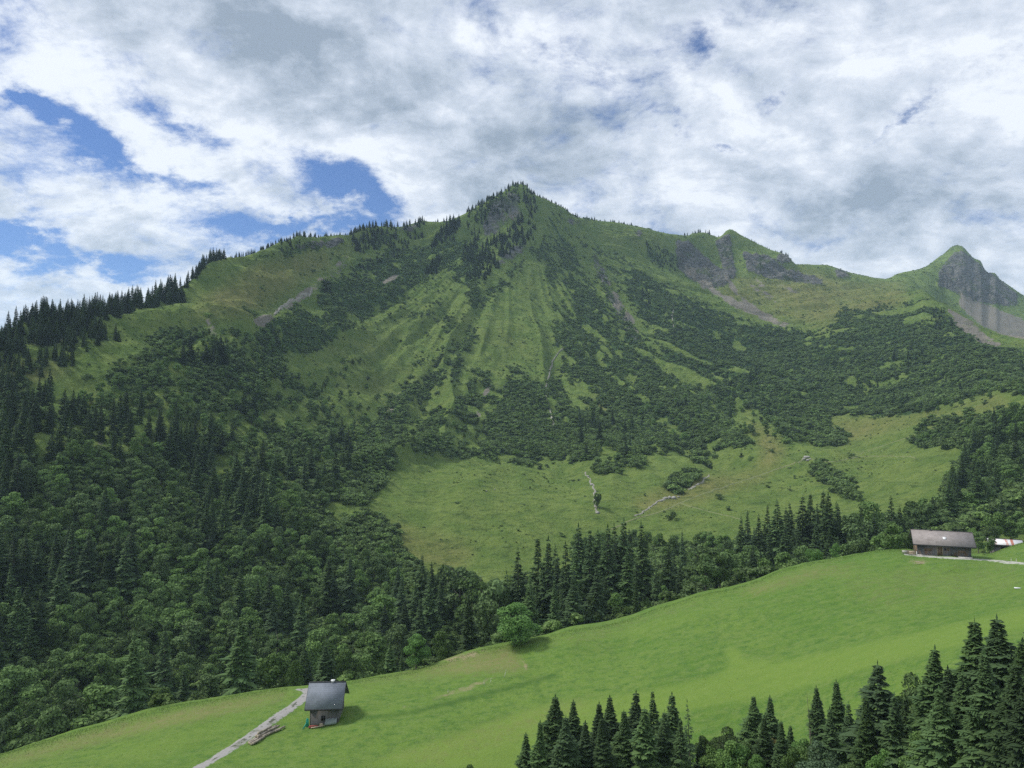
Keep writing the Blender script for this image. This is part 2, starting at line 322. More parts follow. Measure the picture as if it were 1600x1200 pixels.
SCREE = [
 (.6,[(392,502),(420,488),(470,458),(485,452),(450,480),(412,512)]),
 (.5,[(420,490),(480,450),(540,400),(555,395),(500,450),(450,485)]),
 (.5,[(318,500),(342,490),(338,525),(328,528)]),
 (.95,[(596,441),(624,427),(622,433),(602,445)]),
 (.95,[(1070,410),(1085,425),(1130,460),(1180,480),(1240,512),(1215,508),(1150,480),(1100,450),(1070,425)]),
 (.9,[(1130,432),(1140,435),(1155,460),(1190,485),(1170,478),(1145,455)]),
 (.7,[(1165,440),(1195,455),(1230,480),(1250,486),(1215,474),(1180,455)]),
 (.7,[(1175,430),(1190,440),(1200,455),(1188,450)]),(.5,[(1205,440),(1240,450),(1270,465),(1230,456)]),
 (.95,[(1500,460),(1540,475),(1600,500),(1620,520),(1620,535),(1570,525),(1530,505),(1500,480)]),
 (.8,[(1480,480),(1500,490),(1560,535),(1610,545),(1540,540),(1490,505)]),
 (.5,[(945,420),(960,450),(1005,520),(995,525),(960,480)]),(.5,[(745,640),(765,590),(772,590),(755,640),(738,680)]),
 (.7,[(598,660),(605,640),(625,615),(615,640),(600,665)]),(.4,[(790,330),(830,325),(810,345),(780,350)]),
 (.6,[(330,930),(345,925),(345,940),(328,950)]),(.4,[(150,690),(165,690),(155,730),(145,720)]),
 (.8,[(60,655),(0,0),(60,656)]),
]
DRY = [
 (.8,[(200,560),(300,470),(400,405),(560,365),(600,360),(500,440),(400,500),(240,520),(100,590),(-20,640),(-20,560)]),
 (.9,[(1145,622),(1180,640),(1240,700),(1200,760),(1000,810),(960,790),(1080,740),(1190,730)]),  # yellower grass colour on the tongue of pasture and along the footpath
 (.8,[(1285,645),(1400,650),(1500,625),(1540,600),(1600,630),(1600,650),(1500,660),(1330,700),(1280,690)]),
 (.3,[(1270,700),(1500,700),(1490,760),(1430,810),(1350,780)]),
 (.8,[(1230,410),(1400,440),(1440,430),(1420,480),(1300,520),(1150,490),(1100,440)]),
 (.2,[(500,790),(640,700),(900,740),(960,790),(900,850),(640,850)]),
 (.8,[(560,800),(640,880),(720,910),(760,850),(700,830),(620,810)]),
 (.55,[(870,335),(1060,370),(1060,400),(960,400),(880,350)]),(.4,[(440,560),(640,460),(760,470),(860,400),(860,560),(700,650),(540,700)]),
 (.7,[(920,580),(1000,620),(1000,680),(900,680)]),
]
mS, mR, mC, mD = raster(SHRUB, 4), raster(ROCK, 1), raster(SCREE, 1), raster(DRY, 8)
isM = k2 >= 4.0
hid = (k2 >= 4.0) & (k2 < 6.0)
nz = fbm(GX/45, GY/45, 4, 71); nzs = fbm(GX/9, GY/9, 4, 72)
stre = fbm((ang+wob)*24, dist/330, 3, 73)+fbm((ang+wob)*60, dist/200, 3, 74)*.5; nzm = fbm(GX/17, GY/17, 4, 75)
def edge_noise(m, amp, n): return np.clip(m+(n)*amp*4*m*(1-m)+0, 0, 1)
aS0 = sample(mS, PXg, PYg)
up_ = sm(7.3, 7.8, k2)*(1-sm(11.0, 11.6, k2))*np.where(dist < 620, 1, 0)*sm(8, 11, 12.5-k2+3)
mWg = raster([(1,[(825,395),(848,400),(862,450),(870,520),(864,570),(845,605),(790,600),(745,600),(740,520),(760,470),(800,430)]),(.7,[(450,570),(545,520),(610,480),(660,470),(640,560),(600,610),(560,650),(520,620)])], 5)
aS0 = np.maximum(aS0, .24*up_*(1-sample(mWg, PXg, PYg)))
amp = np.minimum(1, np.maximum(aS0*(1.15-aS0)*2.8, np.where((k2 > 7.0) & (aS0 > .8), .95, 0)))
aS = np.clip(aS0 + amp*(stre*np.where(k2 > 7.3, .36, .15)+nzs*.55+nzm*.6+nz*.25), 0, 1)
hole = stre*.9+nzm*.9+nz*.5+nzs*.4
rightb = sm(1000, 1150, PXg)
aS = aS-(1-.1*rightb)*sm(.16, .46, hole+.05)*np.where(PXg < 1660, 1, 0)*sm(7.0, 7.35, k2)*(1-sm(11.5, 12, k2))*.95
aS = np.clip(aS, 0, 1)
aS = np.where(hid & (PYg > 880), 1, aS)*sm(4.10, 4.35, k2)
offl = (PXg < -18) | (PXg > 1618)
aS = np.where(offl & isM, np.clip(.5+nz*1.4, 0, 1), aS)
aS = aS*(1-sm(12.0, 12.4, k2))
aR = sample(mR, PXg, PYg); aR = np.clip(aR*1.25+nzs*.9*sm(.03, .4, aR)*(1-aR), 0, 1)
aC = sample(mC, PXg, PYg); aC = np.clip(aC*1.2+nzs*.9*sm(.03, .4, aC), 0, 1)
# bare rock breaks through where the slope is cut by gullies
aD = sample(mD, PXg, PYg)
# crags
rk = 1-np.abs(fbm(GX/22+TZ/40, GY/22, 4, 81))*2.2
HZ += isM*aR*((rk-.4)*6.5+fbm(GX/7, GY/7, 4, 82)*3.4)*(1-sm(11.3, 12.0, k2))*np.where(TR > 1700, 2.4, 1)
HZ += sm(11.9, 12.0, k2)*(1-sm(12.0, 12.1, k2))*fbm(GX/9, GY/9, 4, 83)*np.where(TR > 1280, 3.2, 1.5)
TZ = TZ+HZ
ANCH = [(482,1139,144.5,3),(505,1131,145.5,3),(533,1120,146.5,3),(545,1101,151,4),(478,1120,150,4),(510,1118,150,4)]+[(x_, y_, r_, 6) for x_, y_, r_ in ((1405,865,215),(1425,868,213.5),(1455,869.5,212.5),(1485,871.5,211),(1515,873.8,209.5),(1545,876,210.5),(1575,878.5,212),(1605,882,213))]
def _tz(px, r):
    a, _ = aztan(px, 641); c = int(np.argmin(abs(AZ-a))); return float(np.interp(r, TR[:, c], TZ[:, c])), float(r*np.sin(a)), float(r*np.cos(a))
num = np.zeros_like(TZ); den = np.zeros_like(TZ)
for px_, py_, r_, s_ in ANCH:
    z_, x_, y_ = _tz(px_, r_); _, t_ = aztan(px_, py_); w_ = np.exp(-((GX-x_)**2+(GY-y_)**2)/(2*s_*s_)); num += w_*(r_*float(t_)-z_); den += w_
TZ = TZ+num/np.maximum(1, den)
PXg, PYg, _d = project(GX, GY, TZ)

K3 = int(np.searchsorted(TK, 4.0)); K10 = int(np.searchsorted(TK, 12.0)); K5 = int(np.searchsorted(TK, 6.0))
TAN = TZ/TR
def ground(x, y):
    x = np.atleast_1d(np.asarray(x, float)); y = np.atleast_1d(np.asarray(y, float))
    a = np.arctan2(x, y); r = np.hypot(x, y); ci = np.clip(np.searchsorted(AZ, a)-1, 0, NC-2); f = (a-AZ[ci])/(AZ[ci+1]-AZ[ci])
    out = np.empty(len(x))
    for i in range(len(x)):
        z0 = np.interp(r[i], TR[:, ci[i]], TZ[:, ci[i]]); z1 = np.interp(r[i], TR[:, ci[i]+1], TZ[:, ci[i]+1])
        out[i] = z0*(1-f[i])+z1*f[i]
    return out
def g1(x, y): return float(ground(x, y)[0])
MAXM = np.maximum.accumulate(TAN[K3+8:K10+1], axis=0); MAXN = np.maximum.accumulate(TAN[55:K3+1], axis=0)
def unproj(px, py, layer='m'):
    """photo points -> where the line of sight meets the hillside"""
    px = np.atleast_1d(np.asarray(px, float)); py = np.atleast_1d(np.asarray(py, float))
    a, t = aztan(px, py); ci = np.clip(np.round(np.interp(a, AZ, np.arange(NC))).astype(int), 0, NC-1)
    o = np.empty((len(px), 3)); M = MAXM if layer == 'm' else MAXN; off = K3+8 if layer == 'm' else 55
    for i in range(len(px)):
        k = min(int(np.searchsorted(M[:, ci[i]], t[i])), M.shape[0]-1)+off; c = ci[i]
        r = TR[k, c]
        if k > off:
            t0, t1 = TAN[k-1, c], TAN[k, c]
            if t1 > t0 and t0 < t[i] < t1: r = TR[k-1, c]+(TR[k, c]-TR[k-1, c])*(t[i]-t0)/(t1-t0)
        o[i] = (r*math.sin(a[i]), r*math.cos(a[i]), 0)
    o[:, 2] = ground(o[:, 0], o[:, 1])
    return o

# ------------------------------------------------------------------ mesh + object helpers
def mk_mesh(name, V, Q=None, T=None, mats=(), smooth=False, midx=None):
    me = D.meshes.new(name); V = np.asarray(V, np.float32)
    Q = np.zeros((0, 4), np.int32) if Q is None else np.asarray(Q, np.int32).reshape(-1, 4)
    T = np.zeros((0, 3), np.int32) if T is None else np.asarray(T, np.int32).reshape(-1, 3)
    me.vertices.add(len(V)); me.vertices.foreach_set('co', V.ravel())
    nl = Q.size+T.size; nf = len(Q)+len(T)
    me.loops.add(nl); me.loops.foreach_set('vertex_index', np.concatenate([Q.ravel(), T.ravel()]).astype(np.int32))
    me.polygons.add(nf)
    st = np.concatenate([np.arange(len(Q))*4, Q.size+np.arange(len(T))*3]).astype(np.int32)
    me.polygons.foreach_set('loop_start', st)
    if smooth: me.polygons.foreach_set('use_smooth', np.ones(nf, bool))
    for m in mats: me.materials.append(m)
    if midx is not None: me.polygons.foreach_set('material_index', np.asarray(midx, np.int32))
    me.update(calc_edges=True); me.validate()
    return me
def tag(o, label=None, cat=None, group=None, kind=None):
    if label: o['label'] = label
    if cat: o['category'] = cat
    if group: o['group'] = group
    if kind: o['kind'] = kind
    return o
def obj(name, me, parent=None, loc=None):
    o = D.objects.new(name, me); COL.objects.link(o)
    if parent: o.parent = parent
    if loc is not None: o.location = loc
    return o
def empty(name, loc, rz=0, **k):
    o = D.objects.new(name, None); COL.objects.link(o); o.location = loc; o.rotation_euler = (0, 0, rz); o.empty_display_size = .5
    return tag(o, **k)
class MB:
    """collects boxes, bars and prisms for one mesh"""
    def __init__(s): s.V = []; s.Q = []; s.T = []; s.M = []; s.MT = []
    def add(s, V, Q=(), T=(), m=0):
        b = len(s.V); s.V += [tuple(v) for v in V]
        for q in Q: s.Q.append([b+i for i in q]); s.M.append(m)
        for q in T: s.T.append([b+i for i in q]); s.MT.append(m)
    def box(s, x0, x1, y0, y1, z0, z1, m=0):
        V = [(x, y, z) for z in (z0, z1) for (x, y) in ((x0, y0), (x1, y0), (x1, y1), (x0, y1))]
        s.add(V, [(0, 3, 2, 1), (4, 5, 6, 7), (0, 1, 5, 4), (1, 2, 6, 5), (2, 3, 7, 6), (3, 0, 4, 7)], m=m)
    def slab(s, P, th, m=0):
        """a board: four corners, thickened along its normal"""
        P = [np.array(p, float) for p in P]; n = np.cross(P[1]-P[0], P[2]-P[0]); n /= np.linalg.norm(n)
        V = P+[p+n*th for p in P]
        s.add(V, [(0, 3, 2, 1), (4, 5, 6, 7), (0, 1, 5, 4), (1, 2, 6, 5), (2, 3, 7, 6), (3, 0, 4, 7)], m=m)
    def tube(s, a, b, r0, r1=None, n=7, m=0, caps=True):
        a = np.array(a, float); b = np.array(b, float); r1 = r0 if r1 is None else r1
        d = b-a; d /= np.linalg.norm(d); u = np.cross(d, (0, 0, 1) if abs(d[2]) < .9 else (1, 0, 0)); u /= np.linalg.norm(u); v = np.cross(d, u)
        V = [a+r0*(u*math.cos(t)+v*math.sin(t)) for t in np.arange(n)*2*math.pi/n]+[b+r1*(u*math.cos(t)+v*math.sin(t)) for t in np.arange(n)*2*math.pi/n]
        Q = [(i, (i+1) % n, n+(i+1) % n, n+i) for i in range(n)]
        T = []
        if caps:
            V += [a, b]; T = [(2*n, (i+1) % n, i) for i in range(n)]+[(2*n+1, n+i, n+(i+1) % n) for i in range(n)]
        s.add(V, Q, T, m)
    def build(s, name, mats, parent=None, loc=None):
        return obj(name, mk_mesh(name, s.V, s.Q, s.T, mats if isinstance(mats, (list, tuple)) else [mats], midx=s.M+s.MT), parent, loc)
def material(name):
    m = D.materials.new(name); m.use_nodes = True; t = NT(m.node_tree)
    b = m.node_tree.nodes['Principled BSDF']
    b.inputs['Specular IOR Level'].default_value = .25
    return m, t, b
def bump(t, b, h, strength, dist=1.0):
    n = t.new('ShaderNodeBump'); n.inputs['Strength'].default_value = strength; n.inputs['Distance'].default_value = dist
    t.put(n.inputs['Height'], h); t.l.new(n.outputs[0], b.inputs['Normal'])

# ------------------------------------------------------------------ terrain materials
def mat_mountain():
    m, t, b = material('mountain_cover')
    at = t.new('ShaderNodeAttribute', attribute_name='cover'); s = t.new('ShaderNodeSeparateColor'); t.l.new(at.outputs['Color'], s.inputs[0])
    S, RK, SCR = s.outputs; DR = at.outputs['Alpha']
    co = t.new('ShaderNodeTexCoord').outputs['Object']
    nL = t.noise(co, .012, 5, .6); nM = t.noise(co, .07, 5, .65); nF = t.noise(co, .35, 5, .7)
    tus = t.noise(t.mapping(co, (0,0,0), (0,0,0), (.6, 1, 1.6)), .22, 5, .72)
    g1_ = t.mix(t.ramp(nM, .35, .65), (.108, .170, .042), (.160, .218, .058))
    g2_ = t.mix(t.ramp(nM, .35, .65), (.160, .176, .056), (.205, .200, .074))
    gr = t.mix(t.ramp(t.math('MULTIPLY_ADD', nL, .7, t.math('MULTIPLY_ADD', DR, .75, -.4)), .15, .75), g1_, g2_)
    gr = t.mix(t.ramp(tus, .48, .68, 0, .62), gr, (.045, .078, .026))
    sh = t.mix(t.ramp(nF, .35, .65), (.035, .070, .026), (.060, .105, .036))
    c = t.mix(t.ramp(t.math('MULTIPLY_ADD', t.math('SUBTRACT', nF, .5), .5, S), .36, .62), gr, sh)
    wv = t.new('ShaderNodeTexWave', wave_type='BANDS', bands_direction='Z'); t.put(wv.inputs[0], t.mapping(co, (0,0,0), (.35,.25,0), (1,1,1)))
    wv.inputs['Scale'].default_value = .045; wv.inputs['Distortion'].default_value = 6; wv.inputs['Detail'].default_value = 4; wv.inputs['Detail Scale'].default_value = 1.5
    rk = t.mix(wv.outputs['Fac'], (.115, .118, .114), (.20, .198, .19)); nR = t.noise(co, .045, 6, .72); rk = t.mix(t.ramp(nR, .42, .60, 0, .6), rk, (.045, .050, .046)); rk = t.mix(t.ramp(t.noise(t.mapping(co, (7,3,1)), .028, 5, .7), .52, .62, 0, .75), rk, (.075, .105, .040))
    c = t.mix(t.ramp(t.math('MULTIPLY_ADD', t.math('SUBTRACT', nF, .5), 1.2, RK), .35, .65), c, rk)
    sc = t.mix(nF, (.17, .155, .125), (.27, .25, .21))
    c = t.mix(t.ramp(t.math('MULTIPLY_ADD', t.math('SUBTRACT', nF, .5), 1.2, SCR), .35, .75), c, sc)
    t.l.new(c, b.inputs['Base Color']); b.inputs['Roughness'].default_value = .95; b.inputs['Specular IOR Level'].default_value = .05
    bump(t, b, t.math('ADD', t.math('MULTIPLY_ADD', t.math('MULTIPLY', nR, RK), 4.0, tus), t.math('MULTIPLY', nF, .6)), 1.0, 3.0)
    return m
def mat_meadow():
    m, t, b = material('meadow_grass')
    at = t.new('ShaderNodeAttribute', attribute_name='cover'); s = t.new('ShaderNodeSeparateColor'); t.l.new(at.outputs['Color'], s.inputs[0])
    DRY_, WORN, TRK = s.outputs
    co = t.new('ShaderNodeTexCoord').outputs['Object']
    nL = t.noise(co, .025, 5, .6, .5); nM = t.noise(t.mapping(co, (0,0,0), (0,0,.25), (.35, 1, 1)), .22, 5, .6); nF = t.noise(co, 2.6, 5, .75); nP = t.noise(co, .6, 5, .7)
    a = t.mix(t.ramp(nL, .35, .65), (.080, .162, .026), (.126, .204, .037))
    a = t.mix(t.ramp(nM, .4, .72, 0, .6), a, (.135, .200, .048))
    nQ = t.noise(t.mapping(co, (0,0,0), (0,0,.3), (.5, 1, 1)), .9, 6, .75)
    a = t.mix(t.ramp(nP, .42, .64, 0, .9), a, (.058, .130, .026)); a = t.mix(t.ramp(nQ, .46, .66, 0, .75), a, (.145, .205, .058))
    tr_ = t.new('ShaderNodeTexWave', wave_type='BANDS', bands_direction='Y'); t.put(tr_.inputs[0], t.mapping(co, (0,0,0), (0,0,-.35), (.2,1,1))); tr_.inputs['Scale'].default_value = .11; tr_.inputs['Distortion'].default_value = 5; tr_.inputs['Detail'].default_value = 4
    a = t.mix(t.math('MULTIPLY', tr_.outputs['Fac'], .30), a, (.13, .205, .042))
    a = t.mix(t.ramp(nF, .45, .8, 0, .55), a, (.17, .24, .07))
    a = t.mix(t.ramp(nF, .52, .25, 0, .45), a, (.045, .12, .018))
    a = t.mix(t.math('MULTIPLY', t.ramp(t.math('MULTIPLY_ADD', t.math('SUBTRACT', nP, .5), 1.0, at.outputs['Alpha']), .2, .9), .55), a, (.172, .252, .050))
    dry = t.mix(nP, (.17, .17, .065), (.24, .215, .10))
    a = t.mix(t.ramp(t.math('MULTIPLY_ADD', t.math('SUBTRACT', nP, .5), .9, DRY_), .15, .95), a, dry)
    a = t.mix(t.ramp(t.math('MULTIPLY_ADD', t.math('SUBTRACT', nP, .5), 1.2, WORN), .35, .8), a, (.26, .23, .13))
    a = t.mix(t.math('MULTIPLY', TRK, .85), a, (.035, .09, .018))
    t.l.new(a, b.inputs['Base Color']); b.inputs['Roughness'].default_value = .9; b.inputs['Specular IOR Level'].default_value = .08
    bump(t, b, t.math('ADD', nF, t.math('MULTIPLY', nP, 1.0)), .6, .35)
    return m
def mat_gravel(name, a, b_):
    m, t, b = material(name)
    co = t.new('ShaderNodeTexCoord').outputs['Object']
    n = t.noise(co, 1.3, 6, .7); n2 = t.noise(co, .35, 4, .6)
    c = t.mix(n, a, b_); c = t.mix(t.ramp(n2, .56, .72, 0, .7), c, (.09, .11, .05))
    ac = t.new('ShaderNodeAttribute', attribute_name='across').outputs['Fac']
    c = t.mix(t.ramp(t.math('MULTIPLY_ADD', t.math('SUBTRACT', t.noise(co, 1.1, 4, .7), .5), 2.2, ac), .72, 1.0, 0, .9), c, (.085, .165, .035))
    n3_ = t.noise(t.mapping(co, (4,4,0)), .55, 4, .6); c = t.mix(t.math('MULTIPLY', t.ramp(n3_, .54, .62), t.ramp(ac, .55, .2)), c, (.075, .085, .055))
    t.l.new(c, b.inputs['Base Color']); b.inputs['Roughness'].default_value = .95; bump(t, b, n, .5, .08)
    return m
M_MOUNT = mat_mountain(); M_MEADOW = mat_meadow()
M_TRACK = mat_gravel('gravel', (.20, .19, .185), (.36, .35, .34)); M_PATH = mat_gravel('trodden_earth', (.13, .155, .06), (.20, .21, .10))
M_ROAD = mat_gravel('pale_gravel', (.30, .31, .25), (.44, .44, .40)); M_STONES = mat_gravel('stream_stones', (.18, .17, .145), (.34, .325, .29))

# ------------------------------------------------------------------ meadow masks
mDry = raster([(.6,[(560,1062),(650,1045),(720,1022),(800,1006),(828,1040),(826,1052),(760,1055),(700,1060),(620,1064)]),(.75,[(-20,1190),(150,1140),(300,1104),(430,1080),(470,1076),(455,1090),(380,1110),(200,1150),(0,1200)]),
   (.7,[(545,1068),(640,1050),(650,1056),(560,1076)]),(.5,[(830,1003),(960,972),(1000,972),(860,1012)]),(.45,[(1400,880),(1480,885),(1450,905),(1400,895)]),
   (.55,[(1120,930),(1260,885),(1400,868),(1300,900),(1180,935)]),(.45,[(870,1000),(1100,930),(1120,940),(900,1010)]),(.35,[(560,1190),(900,1080),(940,1110),(700,1200)]),(.3,[(1300,900),(1600,870),(1600,930),(1350,960)])], 5)
mWorn = raster([(.55,[(700,1080),(780,1052),(790,1052),(735,1080),(640,1105),(600,1116),(590,1112),(660,1095)]),(.7,[(800,1012),(826,1040),(826,1052),(822,1050),(812,1030),(797,1014)]),(.75,[(690,1030),(735,1018),(770,1014),(745,1026),(700,1036)]),
   (.6,[(1420,872),(1470,876),(1440,884),(1415,880)])], 1)
mTrk = raster([(1,[(560,1122),(640,1112),(720,1092),(800,1072),(870,1052),(872,1056),(800,1077),(720,1097),(640,1116),(560,1126)]),(.4,[(830,1060),(850,1100),(856,1100),(836,1060)])], 1)
mClov = raster([(.8,[(540,1200),(700,1150),(830,1105),(1000,1080),(1200,1036),(1450,982),(1610,945),(1610,985),(1400,1035),(1200,1092),(1000,1125),(900,1160),(880,1210)]),(.7,[(480,1110),(560,1075),(640,1060),(600,1080),(520,1110)]),(.5,[(100,1190),(380,1110),(440,1095),(330,1160),(250,1200)]),(.5,[(900,1000),(1100,945),(1250,905),(1150,950),(1000,1000)]),(.9,[(1130,1010),(1155,1012),(1160,1030),(1200,1030),(1205,1040),(1150,1050),(1110,1060),(1140,1040)])], 3)
def set_cover(me, arr):
    a = me.color_attributes.new('cover', 'FLOAT_COLOR', 'POINT'); a.data.foreach_set('color', arr.astype(np.float32).ravel())
def grid_obj(name, r0, r1, mat, cov):
    n = r1-r0
    V = np.stack([GX[r0:r1], GY[r0:r1], TZ[r0:r1]], -1).reshape(-1, 3)
    i = np.arange((n-1)*NC).reshape(n-1, NC)[:, :-1].ravel()
    Q = np.stack([i, i+1, i+NC+1, i+NC], -1)
    me = mk_mesh(name, V, Q, mats=[mat], smooth=True); set_cover(me, cov[:, r0:r1].reshape(4, -1).T.copy())
    return tag(obj(name, me), kind='structure')
covN = np.stack([sample(mDry, PXg, PYg)*np.where(np.abs(fbm(GX/12, GY/12, 3, 91)) > .0, 1, 1), sample(mWorn, PXg, PYg), sample(mTrk, PXg, PYg), sample(mClov, PXg, PYg)])
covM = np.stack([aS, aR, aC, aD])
KM = int(np.searchsorted(TK, 4.32)); grid_obj('meadow', 0, KM+1, M_MEADOW, covN)
KP = K10
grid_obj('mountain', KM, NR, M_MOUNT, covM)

# ------------------------------------------------------------------ foliage materials
def mat_leaf(name, a, b_, c_, rough=.75, trans=.25, var=.8):
    m, t, b = material(name)
    oi = t.new('ShaderNodeObjectInfo'); gm = t.new('ShaderNodeNewGeometry')
    col = t.mix(gm.outputs['Random Per Island'], a, b_)
    col = t.mix(t.math('MULTIPLY', oi.outputs['Random'], .85), col, c_)
    hs = t.new('ShaderNodeHueSaturation'); t.put(hs.inputs['Value'], t.math('MULTIPLY_ADD', t.math('FRACT', t.math('MULTIPLY', oi.outputs['Random'], 37.7)), var, 1.08-var/2)); t.l.new(col, hs.inputs['Color'])
    hs.inputs['Saturation'].default_value = 1.0
    col = hs.outputs[0]
    t.l.new(col, b.inputs['Base Color']); b.inputs['Roughness'].default_value = rough; b.inputs['Specular IOR Level'].default_value = .12
    if trans:
        tr = t.new('ShaderNodeBsdfTranslucent'); t.l.new(col, tr.inputs[0]); mx = t.new('ShaderNodeMixShader'); mx.inputs[0].default_value = trans
        out = [n for n in m.node_tree.nodes if n.type == 'OUTPUT_MATERIAL'][0]
        t.l.new(b.outputs[0], mx.inputs[1]); t.l.new(tr.outputs[0], mx.inputs[2]); t.l.new(mx.outputs[0], out.inputs[0])
    return m
M_SPRUCE = mat_leaf('spruce_needles', (.046, .088, .032), (.086, .142, .044), (.048, .080, .038), trans=.12)
M_LEAF = mat_leaf('green_leaves', (.095, .170, .048), (.155, .255, .066), (.092, .140, .058))
M_LIGHT = mat_leaf('light_green_leaves', (.10, .20, .055), (.155, .285, .075), (.12, .22, .065), var=.15)
M_SHRUB = mat_leaf('alder_leaves', (.112, .182, .054), (.185, .275, .080), (.098, .145, .062))
M_YELLOW = mat_leaf('yellowing_leaves', (.15, .17, .05), (.28, .22, .09), (.09, .14, .04))
M_WILLOW = mat_leaf('grey_green_leaves', (.085, .14, .075), (.14, .20, .11), (.08, .13, .07))
def mat_bark():
    m, t, b = material('bark'); co = t.new('ShaderNodeTexCoord').outputs['Object']
    n = t.noise(t.mapping(co, (0,0,0), (0,0,0), (3, 3, .6)), 3, 4)
    t.l.new(t.mix(n, (.06, .05, .04), (.17, .15, .13)), b.inputs['Base Color']); b.inputs['Roughness'].default_value = .95
    return m
M_BARK = mat_bark()

# ------------------------------------------------------------------ tree meshes
def diamonds(P, Dd, S, L, Wd, sag):
    """leaf sprays: base P, direction Dd, side S, length L, half width Wd"""
    L = L[:, None]; Wd = Wd[:, None]; dn = np.array([0, 0, -1.])[None]
    a = P; b = P+Dd*L*.45+S*Wd+dn*sag[:, None]*.3; c = P+Dd*L+dn*sag[:, None]; d = P+Dd*L*.45-S*Wd+dn*sag[:, None]*.3
    V = np.stack([a, b, c, d], 1).reshape(-1, 3); n = len(P)
    return V, np.arange(n*4).reshape(n, 4)
def norm(v): return v/np.maximum(np.linalg.norm(v, axis=-1, keepdims=True), 1e-9)
def spruce_crown(seed, H=20., Rm=3.3, nw=30, nb=7, nf=3, pw=.85, base=.05, gap=.0):
    g = np.random.default_rng(seed); P = []; DD = []; SS = []; LL = []; WW = []; SG = []
    for i in range(nw):
        f = (i+g.random()*.6)/nw; h = H*(base+(.985-base)*f**.93)
        q = 1-h/H; Lb = Rm*q**pw*(.22+.78*min(1, q*3.0)) + .07
        Lb *= .86+.28*math.sin(i*2.1+seed)*.5+g.random()*.12
        pit = R(28-48*q**.6+g.normal()*4)
        th0 = g.random()*6.28
        for k in range(nb):
            if g.random() < gap+.05: continue
            th = th0+k*6.283/nb+g.normal()*.18; L = Lb*(.62+.58*g.random())*(1+.16*math.sin(th+seed*1.3+h*.35)+.10*math.sin(2*th-h*.6+seed))
            d = np.array([math.cos(th)*math.cos(pit), math.sin(th)*math.cos(pit), math.sin(pit)]); s = np.array([-math.sin(th), math.cos(th), 0])
            o = np.array([0, 0, h+(g.random()-.5)*H/nw*2.8*min(1, (1-h/H)*4)])
            P.append(o+d*L*.18); DD.append(d); SS.append(s); LL.append(L*.86); WW.append(.16*L+.09); SG.append(.05*L)
            for j in range(nf):
                u = .25+.62*(j+g.random()*.5)/nf
                for sg in (-1, 1):
                    dd = d*.55+s*sg*.75+np.array([0, 0, -.32-.25*g.random()]); dd /= np.linalg.norm(dd)
                    l = (L*(1-u)*.55+.27)*(.7+.6*g.random())
                    P.append(o+d*L*u+np.array([0, 0, -.02*L])); DD.append(dd); S2 = np.cross(dd, (0, 0, 1)); S2 = S2/np.linalg.norm(S2)
                    SS.append(S2*.8+np.array([0, 0, g.normal()*.35])); LL.append(l); WW.append(l*(.24 if nf < 6 else .18)+.04); SG.append(l*.18)
    P.append(np.array([0, 0, H*.965])); DD.append(np.array([0, 0, 1.])); SS.append(np.array([1., 0, 0])); LL.append(H*.055); WW.append(.10); SG.append(0.)
    return diamonds(np.array(P), norm(np.array(DD)), np.array(SS), np.array(LL), np.array(WW), np.array(SG))
def trunk_mb(H, r, seed=0, limbs=0, Rc=3, base=.3, top=.93):
    g = np.random.default_rng(seed+99); b = MB(); n = 4
    lean = g.normal(size=2)*(.02*H if limbs else 0); pts = [np.array([lean[0]*f*f, lean[1]*f*f, -1.2+(H*top+1.2)*f]) for f in np.linspace(0, 1, n+1)]
    for i in range(n): b.tube(pts[i], pts[i+1], r*(1-i/n*.9)*(1.25 if i == 0 else 1), r*(1-(i+1)/n*.9), 7, caps=False)
    for k in range(limbs):
        f = base+(.8-base)*k/max(1, limbs); th = k*2.4+g.random(); o = np.array([0, 0, H*f])
        e = o+np.array([math.cos(th)*Rc*.62, math.sin(th)*Rc*.62, H*.18]); b.tube(o, e, r*.45*(1-f*.6), r*.08, 5, caps=False)
    return b
def leafy_crown(seed, H=12., Rc=4.2, nl=18, N=3200, leaf=.42, base=.18, squash=1.0, shape=1.0):
    g = np.random.default_rng(seed); C = []; RR = []
    while len(C) < nl:
        f = g.random(); th = g.random()*6.283
        rad = Rc*(math.sin(math.pi*min(1, f**.75*.92+.06)))**.7*shape
        rr_ = rad*math.sqrt(g.random())*.78; C.append((math.cos(th)*rr_, math.sin(th)*rr_, H*(base+(1-base)*(.10+.76*f)))); RR.append(Rc*(.26+.20*g.random())*(1.05-.3*f))
    C = np.array(C); RR = np.array(RR); w_ = RR**2/np.sum(RR**2); ix = g.choice(nl, N, p=w_)
    d = norm(g.normal(size=(N, 3))); d[:, 2] = np.where((d[:, 2] < -.35) & (g.random(N) < .7), -d[:, 2], d[:, 2])
    rad = RR[ix]*(.62+.46*g.random(N)**.6)
    P = C[ix]+d*rad[:, None]*np.array([1, 1, .85*squash])
    # knock out leaves buried deep inside other lobes
    dd = np.linalg.norm((P[:, None]-C[None])/RR[None, :, None], axis=2); bur = (dd < .6).sum(1) > 0
    keep = ~bur | (g.random(N) < .12); P = P[keep]; d = d[keep]; n = len(P)
    nrm = norm(d*.9+g.normal(size=(n, 3))*.55); up = norm(np.cross(nrm, g.normal(size=(n, 3)))); sd = np.cross(nrm, up)
    l = leaf*(.7+.7*g.random(n))
    return diamonds(P-up*l[:, None]*.5, up, sd, l, l*.42, l*.08)
